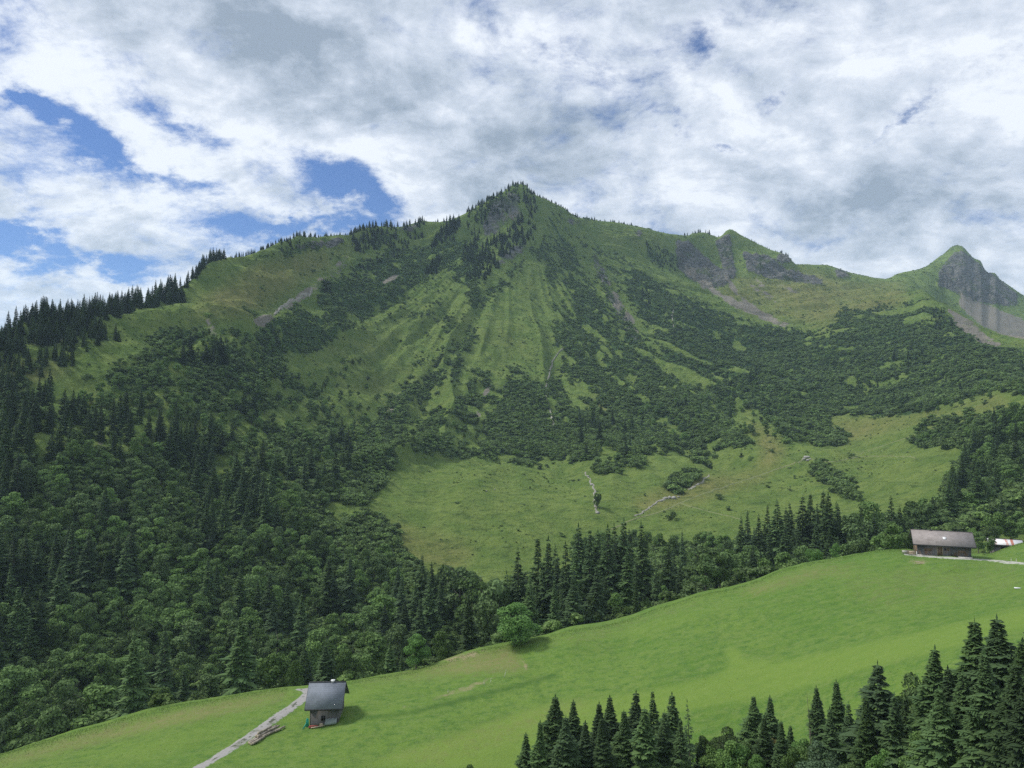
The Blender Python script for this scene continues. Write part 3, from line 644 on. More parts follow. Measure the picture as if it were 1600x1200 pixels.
def crown_and_trunk(V, Q, tb, leafm, barkm=None):
    b = len(V); n = len(Q); V2 = np.concatenate([V, np.array(tb.V)]); Q2 = np.concatenate([Q, np.array(tb.Q)+b]); T2 = np.array(tb.T)+b if tb.T else None
    return mk_mesh('tree', V2, Q2, T2, [leafm, M_BARK], midx=[0]*n+[1]*(len(tb.Q)+len(tb.T)))
def tree_set(n, mk, leafm, tk, hi):
    out = []
    for i in range(n):
        V, Q = mk(i); tb = tk(i)
        out.append(dict(crown=mk_mesh('crown', V, Q, mats=[leafm]), trunk=mk_mesh('trunk', tb.V, tb.Q, tb.T, [M_BARK]), whole=crown_and_trunk(V, Q, tb, leafm)))
    return out
SPH = tree_set(9, lambda i: spruce_crown(100+i, 20, [3.3,2.9,3.7,3.1,2.7,3.9,3.5,2.8,3.2][i], [46,50,44,48,52,42,38,46,40][i], [12,12,11,12,11,12,9,10,9][i], 7, [.85,.8,.95,.75,.9,.8,1.05,.7,.9][i], .04, [0,.05,.0,.12,.02,.0,.22,.15,.28][i]), M_SPRUCE, lambda i: trunk_mb(20, .28, i), 1)
SPL = tree_set(6, lambda i: spruce_crown(200+i, 20, [3.2,2.8,3.7,3.3,2.6,4.0][i], 38, 7, 3, [.85,.8,.95,.75,.9,.8][i], .04, .04), M_SPRUCE, lambda i: trunk_mb(20, .26, i), 0)
SPARSE = tree_set(1, lambda i: spruce_crown(300+i, 20, 2.7, 26, 5, 2, .7, .12, .35), M_SPRUCE, lambda i: trunk_mb(20, .26, i), 0)
BLL = tree_set(6, lambda i: leafy_crown(400+i, 12, [4.2,3.7,4.8,3.4,4.4,3.9][i], [16,20,22,14,24,18][i], 3000, .52), M_LEAF, lambda i: trunk_mb(12, .22, i, 6, 4, .25, .8), 0)
BLH = tree_set(3, lambda i: leafy_crown(500+i, 12, [5.0,4.4,3.9][i], [26,24,20][i], 9000, .34, .08), M_LIGHT, lambda i: trunk_mb(12, .24, i, 8, 4, .22, .8), 1)
BLW = tree_set(2, lambda i: leafy_crown(520+i, 12, [5.0,4.4][i], 24, 9000, .34, .05), M_WILLOW, lambda i: trunk_mb(12, .24, i, 8, 4, .2, .8), 1)
BLD = tree_set(3, lambda i: leafy_crown(540+i, 12, [5.0,4.4,4.0][i], 22, 8000, .36, .05), M_LEAF, lambda i: trunk_mb(12, .24, i, 8, 4, .2, .8), 1)
BLY = tree_set(1, lambda i: leafy_crown(560+i, 12, 4.4, 16, 4200, .36, .08), M_YELLOW, lambda i: trunk_mb(12, .2, i, 8, 4, .2, .8), 1)
SHB = []
for i in range(5):
    V, Q = leafy_crown(600+i, 3.4, [2.3,2.0,2.7,1.9,2.5][i], [6,5,8,4,7][i], 420, .55, .0); tb = trunk_mb(2.2, .07, i, 3, 1.6, .1, .9)
    SHB.append(dict(crown=mk_mesh('crown', V, Q, mats=[M_SHRUB]), trunk=mk_mesh('trunk', tb.V, tb.Q, tb.T, [M_BARK]), whole=crown_and_trunk(V, Q, tb, M_SHRUB)))
HT = dict(spruce=20., broad=12., shrub=3.4)
ALL = []                     # every tree wanted: kind, x, y, z, H, width factor, variants, hi, label, group, forced
def tree(kind, x, y, H, wf=1., vs=None, hi=False, label=None, group=None, key=None):
    ALL.append(dict(kind=kind, x=x, y=y, H=H, wf=wf*(1.45 if kind == 'spruce' else 1), vs=vs, hi=hi, label=label, group=group, key=key, size=H/max(20, math.hypot(x, y))))
def at_r(px, r):
    a, _ = aztan(px, 641); return float(r*math.sin(a)), float(r*math.cos(a))
def top_tree(kind, px, topy, r, wf=1., **k):
    x, y = at_r(px, r); z = g1(x, y); _, t = aztan(px, topy); H = r*float(t)-z
    if H > 1: tree(kind, x, y, H+ .3, wf, **k)
ORD = ['leftmost','second','third','fourth','fifth','sixth','seventh','eighth','ninth','tenth','eleventh','twelfth','thirteenth','fourteenth','fifteenth','sixteenth','seventeenth','eighteenth','nineteenth','twentieth',
 'twenty-first','twenty-second','twenty-third','twenty-fourth','twenty-fifth','twenty-sixth','twenty-seventh','twenty-eighth','twenty-ninth','thirtieth']
def ordl(i): return ORD[i]+(' from the left' if i else '')
# foreground spruces, tips rising in front of the meadow
fg = [(822,1148,112,1),(866,1088,118,1.2),(897,1095,121,1),(932,1100,115,.95),(953,1090,120,1.05),(991,1081,118,1.25),(1019,1080,124,.9),(1047,1083,116,1.15),(1076,1095,113,.7),(1091,1150,117,.8),
      (1172,1087,120,1.05),(1200,1089,117,1.0),(1228,1135,112,1),(1275,1074,114,.85),(1303,1065,111,.95),(1330,1120,108,.9),(1368,1036,104,1.45),(1396,1110,106,1.1),(1436,1060,101,1.0),(1452,1012,99,1.1),
      (1478,1045,97,1.0),(1519,970,100,1.2),(1490,1110,93,.9),(1555,966,98,1.25),(1540,1050,93,.9),(1585,1000,94,1.1),(1600,982,97,1.2),(1510,1130,90,.9),(1625,1000,92,1.1),(1350,1150,100,.9),(1455,1130,95,.9)]
fg += [(842,1128,109,.9),(880,1120,108,1.0),(914,1128,110,1.0),(943,1122,108,.9),(972,1112,110,1.0),(1005,1106,109,1.1),(1033,1112,110,1.0),(1060,1125,108,.9),(1186,1120,110,1.0),(1216,1128,108,.9),(1290,1105,104,.9),(1318,1098,108,.9),(1345,1092,100,.9),(1388,1085,99,1.0),(1410,1090,102,1.),(1465,1075,92,1.0),(1500,1050,94,1.1),(1535,1020,90,1.0),(1570,1035,88,1.0),(1598,1045,86,1.)]
fg.sort(key=lambda t_: t_[0])
for i, (px, ty, r, wf) in enumerate(fg):
    bare = (px == 1076)
    lab = 'thin sparse spruce with its bare pale trunk showing, in the bottom foreground row' if bare else 'dark green spruce, '+(ordl(i) if i < 26 else ordl(len(fg)-1-i).replace('leftmost', 'rightmost').replace('left', 'right'))+' in the foreground stand at the bottom right'
    top_tree('spruce', px, ty, r, wf if bare else wf*1.22, vs=SPARSE if bare else SPH, hi=True, label=lab, group='spruces in the foreground stand', key=True)
fb = [(1130,1136,117,1.0,'BLD','bushy green tree in the gap right of the sparse foreground spruce'),(1108,1165,112,1.0,'BLD','low green bush below the gap between the foreground spruces'),(1150,1160,110,1.0,'BLH','light green bush left of the yellow-brown tree'),
      (1188,1140,112,.85,'BLY','yellow-brown leafed tree among the foreground spruces'),(1282,1162,108,.8,'BLY','small yellowing bush at the bottom edge below the twin spruces'),(1245,1165,107,.9,'BLD','dark green bush between the yellow-brown tree and the yellowing bush'),
      (1395,1150,101,1.1,'BLW','grey-green willow-like bush below the broad foreground spruce'),(1430,1165,96,1.0,'BLW','grey-green bush right of the willow-like one at the bottom edge'),(1545,1105,94,1.1,'BLW','tall grey-green leafy tree in the bottom right corner'),
      (1590,1100,91,1.2,'BLW','grey-green leafy tree at the right edge of the bottom corner'),(1415,1050,106,.7,'BLD','round green tree behind the broad foreground spruce'),(1065,1185,108,1,'BLD','low green bush at the foot of the sparse spruce'),(735,1192,112,.8,'BLD','small bush tip at the bottom edge left of the foreground spruces')]
for i_ in range(34):
    px_ = 1095+i_*16+(i_*37 % 13); ty_ = 1150+(i_*53 % 34)-(16 if px_ > 1380 else 0)
    fb.append((px_, ty_, 118-(px_-1095)*.05-(i_ % 3)*3, .8+.1*(i_ % 4), ('BLD', 'BLH', 'BLD', 'BLW')[i_ % 4], None))
VS = dict(BLD=BLD, BLH=BLH, BLW=BLW, BLY=BLY)
for px, ty, r, wf, v, lab in fb: top_tree('broad', px, ty, r, wf, vs=VS[v], hi=True, label=lab or {'BLD': 'low dark green bush filling the gaps of the foreground stand', 'BLH': 'low light green bush filling the gaps of the foreground stand', 'BLW': 'low grey-green bush filling the gaps of the foreground stand'}[v],
    group=None if lab else {'BLD': 'dark green foreground bushes', 'BLH': 'light green foreground bushes', 'BLW': 'grey-green foreground bushes'}[v], key=True)
# belt just behind the meadow crest
belt = [(733,928,182,1.35),(810,858,214,.85),(842,838,232,.95),(855,840,226,.9),(869,868,236,1.1),(886,848,222,1.0),(905,820,246,1.1),(919,824,238,.9),(935,830,250,1),(950,822,232,1),(961,820,258,1),(972,812,244,1.1),
        (1004,816,238,1.15),(1041,848,236,1.1),(1066,830,300,.8),(980,862,212,1.1),(930,884,206,1.2),(895,902,202,1.1),(866,906,200,1),(945,900,214,1),(1022,882,222,.9),(1060,880,240,1),(1085,895,226,1),(1112,905,224,.8),(992,905,206,.9),(828,900,210,.9),
        (790,895,224,.9),(1140,880,232,.9),(1155,808,300,.9),(1165,799,306,1),(1181,804,298,.9),(1196,790,310,1),(1214,781,300,1.15),(1234,785,312,1),(1250,774,296,1.1),(1263,770,308,1.1),(1280,767,298,1.2),(1298,772,290,1.3),(1310,790,300,1),
        (1225,820,270,1.1),(1245,830,262,1),(1270,815,272,1.2),(1295,825,262,1.1),(1200,840,262,1),(1175,850,252,1),(1345,790,300,1.0),(1336,810,290,1),(1391,776,292,1.2),(1362,800,300,.9),(1405,820,280,1),(1375,815,282,1)]
belt += [(px+11, ty+9+(i_*7 % 17), r+9+(i_*5 % 11), wf*.95) for i_, (px, ty, r, wf) in enumerate(belt) if px not in (733, 810, 1004, 1066)]
belt.sort(key=lambda t_: t_[0])
for i, (px, ty, r, wf) in enumerate(belt):
    reg = 'centre' if px < 1145 else ('right' if px < 1330 else 'far')
    lab = {'centre': 'dark pointed spruce in the tree belt rising behind the middle of the meadow crest', 'right': 'dark spruce in the tall stand behind the right rise of the meadow crest', 'far': 'dark spruce in the mixed stand just left of the long barn'}[reg]
    if px == 733: lab = 'broad bright-edged spruce left of the round leafy tree on the meadow crest'
    if px == 810: lab = 'slim solitary-tipped spruce at the left end of the central tree belt'
    if px == 1004: lab = 'tall broad spruce standing out against the mountain meadow, right part of the central belt'
    if px == 1391: lab = 'pointed spruce standing highest just left of the long barn'
    top_tree('spruce', px, ty, r, wf, vs=SPL, label=lab, group='spruces in the belt behind the meadow', key=True)
bb = [(806,940,177,1.65,'BLH','round leafy tree standing on the crest right of the dry patch',True),(652,990,176,1.25,'BLH','light green leafy tree behind the crest, right of the dark-roofed shed',True),(1271,851,222,1.0,'BLH','left one of the two small light green trees on the right crest',True),
      (1303,848,222,1.0,'BLH','right one of the two small light green trees on the right crest',True)]
for px, ty, r, wf, v, lab, hi in bb: top_tree('broad', px, ty, r, wf, vs=VS[v], hi=True, label=lab, key=True)
for px, ty, r, wf in [(1100,852,262,1.2),(1130,862,250,1.1),(1168,850,280,1.2),(1085,870,270,1),(1120,890,232,1),(1150,885,240,1),(1190,870,245,1.1),(1222,860,240,1.1),(760,935,200,1.1),(720,865,270,1.1),(740,880,255,1),(700,880,280,1),(780,905,215,1),
     (1075,905,225,1),(1035,915,215,.9),(960,925,208,.9),(925,930,205,.9),(1255,850,236,1),(1320,835,244,1),(1345,838,240,1),(1368,835,250,1.1),(1390,832,246,1),(1330,800,290,1.1),(1356,780,310,1),(1410,830,250,1),(1185,900,222,.8),(1010,935,206,.8),(1100,910,218,.8)]:
    top_tree('broad', px, ty, r, wf, vs=BLL, label='leafy green tree between the spruces of the belt behind the meadow crest', group='leafy trees in the belt behind the meadow', key=True)
# row right behind the lower left crest
for px, ty, r, kind, wf in [(395,1008,186,'spruce',1.5),(437,1015,188,'broad',1.0),(512,1008,186,'spruce',1.5),(548,1012,184,'broad',1),(575,1022,186,'broad',.9),(612,1002,184,'spruce',1.2),(600,1030,180,'broad',.8),(585,985,195,'broad',1),(690,985,186,'broad',1.0),
     (295,1045,190,'spruce',1.3),(225,1060,192,'broad',1),(260,1070,190,'broad',1),(330,1050,192,'broad',1),(360,1045,186,'broad',.9),(160,1065,196,'broad',1.2),(190,1085,190,'spruce',1.1),(120,1090,196,'broad',1.1),(60,1105,198,'broad',1.2),(20,1120,200,'spruce',1),(90,1100,190,'broad',1),(465,1030,182,'broad',.7),(480,1000,200,'spruce',1),(630,1015,186,'spruce',1.0)]:
    lab = {395:'pale green pyramid-shaped spruce left of the dark-roofed shed, on the crest edge', 512:'dark spruce directly behind the ridge of the dark-roofed shed', 612:'spruce tip right of the dark-roofed shed, left of the light green tree', 295:'wide spruce behind the lower left meadow edge'}.get(px, ('leafy tree' if kind == 'broad' else 'spruce')+' at the foot of the left forest along the lower meadow edge')
    top_tree(kind, px, ty, r, wf, vs=BLL if kind == 'broad' else SPH if px in (395, 512) else SPL, hi=True, label=lab, group='trees at the foot of the left forest', key=True)

# forests: spots sampled on the hillside inside outlines
def inside(P, px, py):
    P = np.array(P, float); ins = np.zeros(len(px), bool)
    for i in range(len(P)):
        (xa, ya), (xb, yb) = P[i], P[(i+1) % len(P)]
        if ya == yb: continue
        ins ^= ((ya > py) != (yb > py)) & (px < (xb-xa)*(py-ya)/(yb-ya)+xa)
    return ins
def spots(P, n, seed, mind, lay='m'):
    """n random points within the outline, at least mind(r) photo pixels apart"""
    g = np.random.default_rng(seed); P = np.array(P, float); x0, y0 = P.min(0); x1, y1 = P.max(0)
    m = n*14; px = g.uniform(x0, x1, m); py = g.uniform(y0, y1, m); k = inside(P, px, py); px = px[k]; py = py[k]
    W3 = unproj(px, py, lay); out = []; pp = []
    for i in range(len(px)):
        d = mind(math.hypot(W3[i, 0], W3[i, 1]))
        if pp:
            A = np.array(pp); 
            if np.min(((A[:, 0]-px[i])/d)**2+((A[:, 1]-py[i])/(d*.8))**2) < 1: continue
        pp.append((px[i], py[i])); out.append((px[i], py[i], W3[i]))
        if len(out) >= n: break
    return out
LF = [(-20,700),(-20,620),(30,620),(60,660),(110,640),(160,605),(205,590),(240,560),(270,555),(320,570),(350,560),(400,590),(450,610),(490,610),(520,650),(545,700),(555,740),(490,805),(470,850),(540,878),(600,888),(630,930),(690,972),(730,1000),(700,1030),(500,1075),(250,1110),(0,1180),(-20,1180)]
for px, py, P3 in spots(LF, 560, 1, lambda r: 5.0*F/r):
    r = math.hypot(P3[0], P3[1]); c = float(fbm(np.array([P3[0]/55]), np.array([P3[1]/55]), 3, 201)[0]) + float(fbm(np.array([P3[0]/18]), np.array([P3[1]/18]), 2, 202)[0])*.4
    if inside([(0,980),(60,950),(130,925),(135,945),(60,1000),(0,1040)], np.array([px]), np.array([py]))[0]: continue
    if inside([(350,905),(445,900),(440,925),(340,950)], np.array([px]), np.array([py]))[0]: continue
    high = sm(900, 620, py)
    if c > .27:
        tree('spruce', P3[0], P3[1], rng.uniform(15, 25)*(1-.25*high), rng.uniform(.95, 1.3), vs=SPL, label='dark spruce on the steep forested slope of the left half', group='spruces in the left hillside forest')
    else:
        tree('broad', P3[0], P3[1], rng.uniform(8.5, 15)*(1-.35*high), rng.uniform(.95, 1.35), vs=BLL, label='leafy green tree on the steep forested slope of the left half', group='leafy trees in the left hillside forest')
# left skyline wood
def ridge_row(x0, x1, n, dr, hmin, hmax, lab, grp, seed):
    g = np.random.default_rng(seed); CRa = np.array(CR)
    for i in range(n):
        px = g.uniform(x0, x1); r0 = np.interp(px, CRa[:, 0], CRa[:, 2]); r = r0+g.uniform(*dr); x, y = at_r(px, r)
        tree('spruce', x, y, g.uniform(hmin, hmax)*.8, g.uniform(.8, 1.2), vs=SPL, label=lab, group=grp)
LR = 'dark slender spruce in the wood along the left skyline'; LRg = 'spruces on the left skyline'
ridge_row(-25, 200, 170, (-48, 5), 11, 17, LR, LRg, 11); ridge_row(-25, 190, 110, (-74, -34), 8, 14, LR, LRg, 17); ridge_row(60, 285, 150, (-34, 4), 12, 19, LR, LRg, 12); ridge_row(310, 348, 26, (-18, 3), 11, 17, LR, LRg, 13)
ridge_row(284, 314, 16, (-12, 3), 7, 13, LR, LRg, 14)
HR = 'small dark spruce on the high ridge between the left wood and the main summit'; HRg = 'spruces on the high ridge'
for a in [(350,392,22,(-8,2),5,9),(392,440,34,(-10,2),4,8),(436,475,40,(-26,2),5,10),(475,548,60,(-14,2),4,9),(545,620,110,(-38,2),7,13),(628,662,34,(-24,2),6,12),(664,690,5,(-5,2),4,7),(688,714,30,(-34,2),7,13),(728,802,110,(-34,2),6,12),(800,834,60,(-32,2),5,9)]:
    ridge_row(*a, HR, HRg, a[0])
SR = 'small dark spruce on the crest right of the main summit'; SRg = 'spruces on the right crest'
for a in [(834,900,60,(-10,2),3,6.5),(900,990,50,(-8,2),5,9.5),(990,1060,16,(-6,2),4,7),(990,1030,8,(-5,2),4,7),(1060,1112,12,(-8,2),6,12),(1115,1130,2,(-5,2),5,7),(1162,1225,10,(-8,2),4,8),(1222,1240,9,(-12,2),7,12),(1300,1330,5,(-6,2),5,8),(1380,1470,16,(-6,2),3,5)]:
    ridge_row(*a, SR, SRg, a[0])
SUM = 'small dark spruce in the clump below the rocky main summit'; SUMg = 'spruces below the summit'
for P, n, h in [([(790,360),(815,335),(835,340),(838,372),(815,388),(795,400),(765,440),(730,436),(728,420),(745,405),(755,385)],130,(8,13)), ([(722,395),(745,370),(752,380),(738,410),(724,412)],26,(8,12)),
    ([(672,385),(700,352),(722,345),(715,360),(690,382),(675,392)],44,(8,12)),([(663,425),(688,398),(690,415),(682,430),(665,436)],20,(8,12)),([(815,300),(835,300),(840,330),(826,340)],30,(6,10)),([(548,375),(600,360),(590,372),(560,392)],24,(6,10)),([(600,385),(640,372),(640,390),(605,400)],16,(5,8)),
    ([(503,452),(516,448),(516,462),(504,464)],4,(9,13)),([(500,440),(506,438),(510,450),(500,452)],2,(7,9)),([(1005,380),(1058,400),(1062,428),(1030,425)],40,(5,9)),([(560,415),(625,390),(620,405),(565,425)],20,(5,8)),([(1000,455),(1015,450),(1018,480),(1002,480)],14,(7,10))]:
    for px, py, P3 in spots(P, n, int(P[0][0]), lambda r: 2.2*F/r): tree('spruce', P3[0], P3[1], rng.uniform(*h), rng.uniform(.9, 1.2), vs=SPL, label=SUM, group=SUMg)
MS = 'spruce standing above the shrubs on the middle of the mountainside'; MSg = 'spruces among the mountainside shrubs'
for P, n, h in [([(895,665),(950,640),(990,660),(985,710),(930,735),(900,715)],16,(11,17)),([(325,560),(350,548),(350,575),(330,580)],5,(12,16)),([(375,640),(410,625),(405,655),(380,660)],5,(14,18)),([(45,640),(80,620),(85,645),(50,655)],4,(14,18)),
     ([(0,600),(35,600),(35,625),(0,630)],5,(12,16)),([(1020,640),(1250,560),(1280,640),(1180,660)],14,(9,13)),([(1300,560),(1500,540),(1560,600),(1400,640),(1290,640)],14,(8,12)),([(1440,480),(1480,490),(1500,520),(1460,520)],22,(5,9))]:
    for px, py, P3 in spots(P, n, int(P[0][1])+5, lambda r: 4*F/r): tree('spruce', P3[0], P3[1], rng.uniform(*h), rng.uniform(.95, 1.2), vs=SPL, label=MS, group=MSg)
RFt = 'leafy tree in the wooded gully behind the long barn'; RFg = 'leafy trees in the right gully wood'
for P, n, h, fr in [([(1500,735),(1530,690),(1560,670),(1620,650),(1620,720),(1590,760),(1540,800),(1470,840),(1430,850),(1420,830),(1480,810)],75,(8,14),.35),([(1425,700),(1450,685),(1500,670),(1560,665),(1540,690),(1500,690)],26,(6,10),.05),
     ([(1540,850),(1560,830),(1620,810),(1620,850)],14,(7,11),.3),([(1330,850),(1420,850),(1430,870),(1330,880)],16,(6,10),.1),([(1520,850),(1560,852),(1550,870),(1520,870)],5,(5,8),0),([(1590,690),(1620,660),(1620,700)],5,(10,14),.5)]:
    for px, py, P3 in spots(P, n, int(P[0][0])+9, lambda r: 4.2*F/r):
        if rng.random() < fr: tree('spruce', P3[0], P3[1], rng.uniform(h[0]+3, h[1]+6), rng.uniform(.95, 1.2), vs=SPL, label='dark spruce in the wooded gully behind the long barn', group='spruces in the right gully wood')
        else: tree('broad', P3[0], P3[1], rng.uniform(*h), rng.uniform(1, 1.4), vs=BLL, label=RFt, group=RFg)
# broadleaf trees dotting the shrub slopes
for P, n, h in [([(560,660),(800,640),(900,660),(1000,700),(960,740),(820,715),(640,700),(590,740),(550,740)],90,(4,7)),([(1000,640),(1250,560),(1300,640),(1250,700),(1180,680),(1000,710)],170,(5,9)),([(1250,560),(1600,560),(1600,620),(1450,645),(1290,640)],150,(4,8)),
     ([(440,600),(560,560),(600,640),(560,720),(520,700)],60,(4,7)),([(250,530),(330,520),(460,520),(440,600),(330,570)],70,(4,8)),([(900,850),(1150,860),(1300,850),(1150,930),(900,985)],40,(8,12))]:
    for px, py, P3 in spots(P, n, int(P[0][0])+77, lambda r: 4.*F/r): tree('broad', P3[0], P3[1], rng.uniform(*h), rng.uniform(1., 1.4), vs=BLL, label='small leafy tree among the shrubs on the open mountainside', group='leafy trees on the mountainside')

# lone shrubs and little trees on the mountain pasture
lone = [(552,770,7,1.6,'big round shrub clump on the left edge of the mountain pasture'),(590,755,4,1,'shrub just right of the big shrub clump at the pasture edge'),(602,757,4.5,.8,'narrow shrub at the pasture edge right of the clump'),(715,787,2.6,1.4,'lone low shrub in the middle of the left pasture'),
  (933,795,9,.8,'tall narrow shrub beside the white stony streambed'),(1049,812,5.0,.8,'small dark conifer-like shrub alone on the bright pasture below the footpath'),(1056,770,5.5,1.4,'dense round shrub beside the stone heap'),(1124,780,3.6,1,'lone dark shrub on the pasture just below the footpath'),
  (1138,797,2.4,1.6,'low spreading shrub right below the lone dark shrub'),(1100,722,5,1.4,'shrub group member at the left edge of the bright grass tongue of the pasture'),(1206,706,2.6,1.2,'small shrub on the bright grass tongue above the footpath'),(1158,715,3.6,1.2,'shrub among the thin clump above the footpath'),(1172,718,3.2,1.1,'right-hand shrub of the thin clump above the footpath'),
  (1242,748,2.4,1,'small shrub below the footpath left of the hedge row'),(1200,762,2,1.2,'low tuft-like shrub below the middle of the footpath'),(1361,685,1.8,1.6,'low shrub on the upper right pasture'),(1330,712,2,2,'flat shrub patch on the dip of the upper right pasture'),(1558,650,7,1,'lone round tree-like shrub above the right gully wood'),
  (1540,632,3.4,1.2,'shrub on the upper right pasture below the forest edge'),(1275,735,3.6,1,'topmost shrub of the hedge row running down the pasture'),(1285,742,3.4,1,'shrub near the top of the hedge row running down the pasture'),(1298,750,3.4,1,'shrub in the upper middle of the hedge row'),(1310,757,3.4,1,'shrub in the middle of the hedge row'),
  (1322,765,4,1,'shrub in the lower middle of the hedge row'),(1334,774,4.5,1,'shrub low in the hedge row'),(1342,784,4,1,'lowest shrub of the hedge row'),(855,730,2.6,1,'tiny shrub below the shrub line, centre of the pasture'),(828,764,1.8,1,'tiny dark shrub on the centre of the pasture'),(831,752,1.8,1,'tiny shrub just above the dark one on the pasture'),
  (856,755,2.2,1,'tiny shrub right of the two tiny ones on the pasture'),(1008,775,1.8,1,'tiny shrub left of the stone heap'),(875,838,2.4,1.6,'low bush at the bottom of the pasture above the tree belt'),(1090,745,2.6,1.4,'low shrub left above the footpath near the pasture tongue'),(1440,875,0,0,'')]
SHR = []
for px, py, H, wf, lab in lone:
    if H: 
        p = unproj(px, py)[0]; tree('shrub', p[0], p[1], H, wf, vs=SHB, hi=True, label=lab, key=True)

# the largest of each kind become objects, the rest one mass each
LIM = dict(spruce=300, broad=300, shrub=300); CAT = dict(spruce='tree', broad='tree', shrub='shrub')
NM = dict(spruce='spruce_tree', broad='broadleaf_tree', shrub='shrub')
REST = {}; PROTO = {}
def same(a): return ALL and a
for kind in ('spruce', 'broad', 'shrub'):
    L = [t_ for t_ in ALL if t_['kind'] == kind]; L.sort(key=lambda t_: (not t_['key'], -t_['size']))
    REST[kind] = L[LIM[kind]:]
    for i, t_ in enumerate(L[:LIM[kind]]):
        v = t_['vs'][rng.integers(len(t_['vs']))]; z = g1(t_['x'], t_['y']); s = t_['H']/HT[kind]; sx = s*t_['wf']
        rz = rng.uniform(0, 6.28)
        if t_['hi'] or (t_['key'] and t_['size'] > .05):
            e = empty(NM[kind], (t_['x'], t_['y'], z-.1), rz, label=t_['label'], cat=CAT[kind], group=t_['group']); e.scale = (sx, sx, s)
            obj('crown', v['crown'], e)
            obj('trunk', v['trunk'], e)
            if kind == 'spruce': e.rotation_euler = (rng.normal(0, .018), rng.normal(0, .018), rz)
        else:
            e = obj(NM[kind], v['whole'], None, (t_['x'], t_['y'], z-.1)); e.rotation_euler = (0, 0, rz); e.scale = (sx, sx, s)
            tag(e, t_['label'], CAT[kind], t_['group'])
            for j, vv in enumerate(t_['vs']):
                if vv is v: PROTO.setdefault((kind, j), e)
print('trees', {k: sum(t_['kind'] == k for t_ in ALL) for k in NM}, {k: len(REST[k]) for k in REST}, 'protos', list(PROTO))

# ------------------------------------------------------------------ masses: forest remainder and alder scrub, instanced on a cloud of points
def mass(name, pts, scl, rot, idx, sources, label, cat, mat):
    me = D.meshes.new(name); me.vertices.add(len(pts)); me.vertices.foreach_set('co', np.asarray(pts, np.float32).ravel())
    for nm_, ty_, dat in (('scl', 'FLOAT_VECTOR', scl), ('rot', 'FLOAT_VECTOR', rot)):
        a = me.attributes.new(nm_, ty_, 'POINT'); a.data.foreach_set('vector', np.asarray(dat, np.float32).ravel())
    a = me.attributes.new('pick', 'INT', 'POINT'); a.data.foreach_set('value', np.asarray(idx, np.int32))
    me.materials.append(mat)
    o = obj(name, me); tag(o, label, cat, None, 'stuff')
    ng = D.node_groups.new(name+'_scatter', 'GeometryNodeTree')
    ng.interface.new_socket('Geometry', in_out='INPUT', socket_type='NodeSocketGeometry'); ng.interface.new_socket('Geometry', in_out='OUTPUT', socket_type='NodeSocketGeometry')
    N = ng.nodes; K = ng.links; gi = N.new('NodeGroupInput'); go = N.new('NodeGroupOutput')
    jn = N.new('GeometryNodeJoinGeometry')
    for sobj in sources:
        oi = N.new('GeometryNodeObjectInfo'); oi.transform_space = 'ORIGINAL'; oi.inputs['Object'].default_value = sobj; oi.inputs['As Instance'].default_value = True
        K.new(oi.outputs['Geometry'], jn.inputs[0])
    ip = N.new('GeometryNodeInstanceOnPoints'); K.new(gi.outputs[0], ip.inputs['Points']); K.new(jn.outputs[0], ip.inputs['Instance'])
    ip.inputs['Pick Instance'].default_value = True
    def attr(nm_, ty_):
        n = N.new('GeometryNodeInputNamedAttribute'); n.data_type = ty_; n.inputs['Name'].default_value = nm_; return n.outputs['Attribute']
    K.new(attr('pick', 'INT'), ip.inputs['Instance Index']); K.new(attr('scl', 'FLOAT_VECTOR'), ip.inputs['Scale'])
    K.new(attr('rot', 'FLOAT_VECTOR'), ip.inputs['Rotation'])
    K.new(ip.outputs[0], go.inputs[0])
    md = o.modifiers.new('scatter', 'NODES'); md.node_group = ng
    return o
def mass_of(kind, name, label):
    L = REST[kind]; src = [PROTO[k] for k in sorted(PROTO) if k[0] == kind]
    xs = np.array([t_['x'] for t_ in L]); ys = np.array([t_['y'] for t_ in L]); zs = ground(xs, ys)-.1
    s = np.array([t_['H'] for t_ in L])/HT[kind]; w_ = s*np.array([t_['wf'] for t_ in L]); n = len(L)
    mass(name, np.stack([xs, ys, zs], 1), np.stack([w_, w_, s], 1), np.stack([xs*0, xs*0, rng.uniform(0, 6.28, n)], 1), rng.integers(0, len(src), n), src, label, 'trees', M_SPRUCE if kind == 'spruce' else M_LEAF)
if REST['spruce']: mass_of('spruce', 'spruce_forest', 'far dark spruces on the ridges and upper slopes, too many to count')
if REST['broad']: mass_of('broad', 'leafy_forest', 'far leafy trees scattered over the mountainside')
# scrub
def shrub_small(kind='shrub'):
    out = []
    for i in range(5):
        out.append(obj('shrub', SHB[i]['crown']))
    return out
rs = slice(K3+10, K10-1)
dA = (TR[1:]-TR[:-1])[rs]*TR[:-1][rs]*np.append(np.diff(AZ), 0)[None, :]
inf = ((PXg > -60) & (PXg < 1660))[:-1][rs]
p = dA*inf*sm(.26, .50, aS[:-1][rs])*(1-sm(.3, .5, aC[:-1][rs]))*np.where(TR[:-1][rs] < 250, .3, 1); p[:, -1] = 0
p = np.clip(p, 0, None); area = p.sum(); NS = int(min(70000, area/5.5)); print('scrub area', area, NS)
cs = np.cumsum(p.ravel()); ii = np.searchsorted(cs, rng.random(NS)*cs[-1]); ri, ci = np.unravel_index(ii, p.shape)
fr, fc = rng.random(NS), rng.random(NS); ri = ri+K3+10
def bil(A): return (A[ri, ci]*(1-fr)+A[ri+1, ci]*fr)*(1-fc)+(A[ri, ci+1]*(1-fr)+A[ri+1, ci+1]*fr)*fc
sx_, sy_, sz_ = bil(GX), bil(GY), bil(TZ); hgt = bil(PYg)
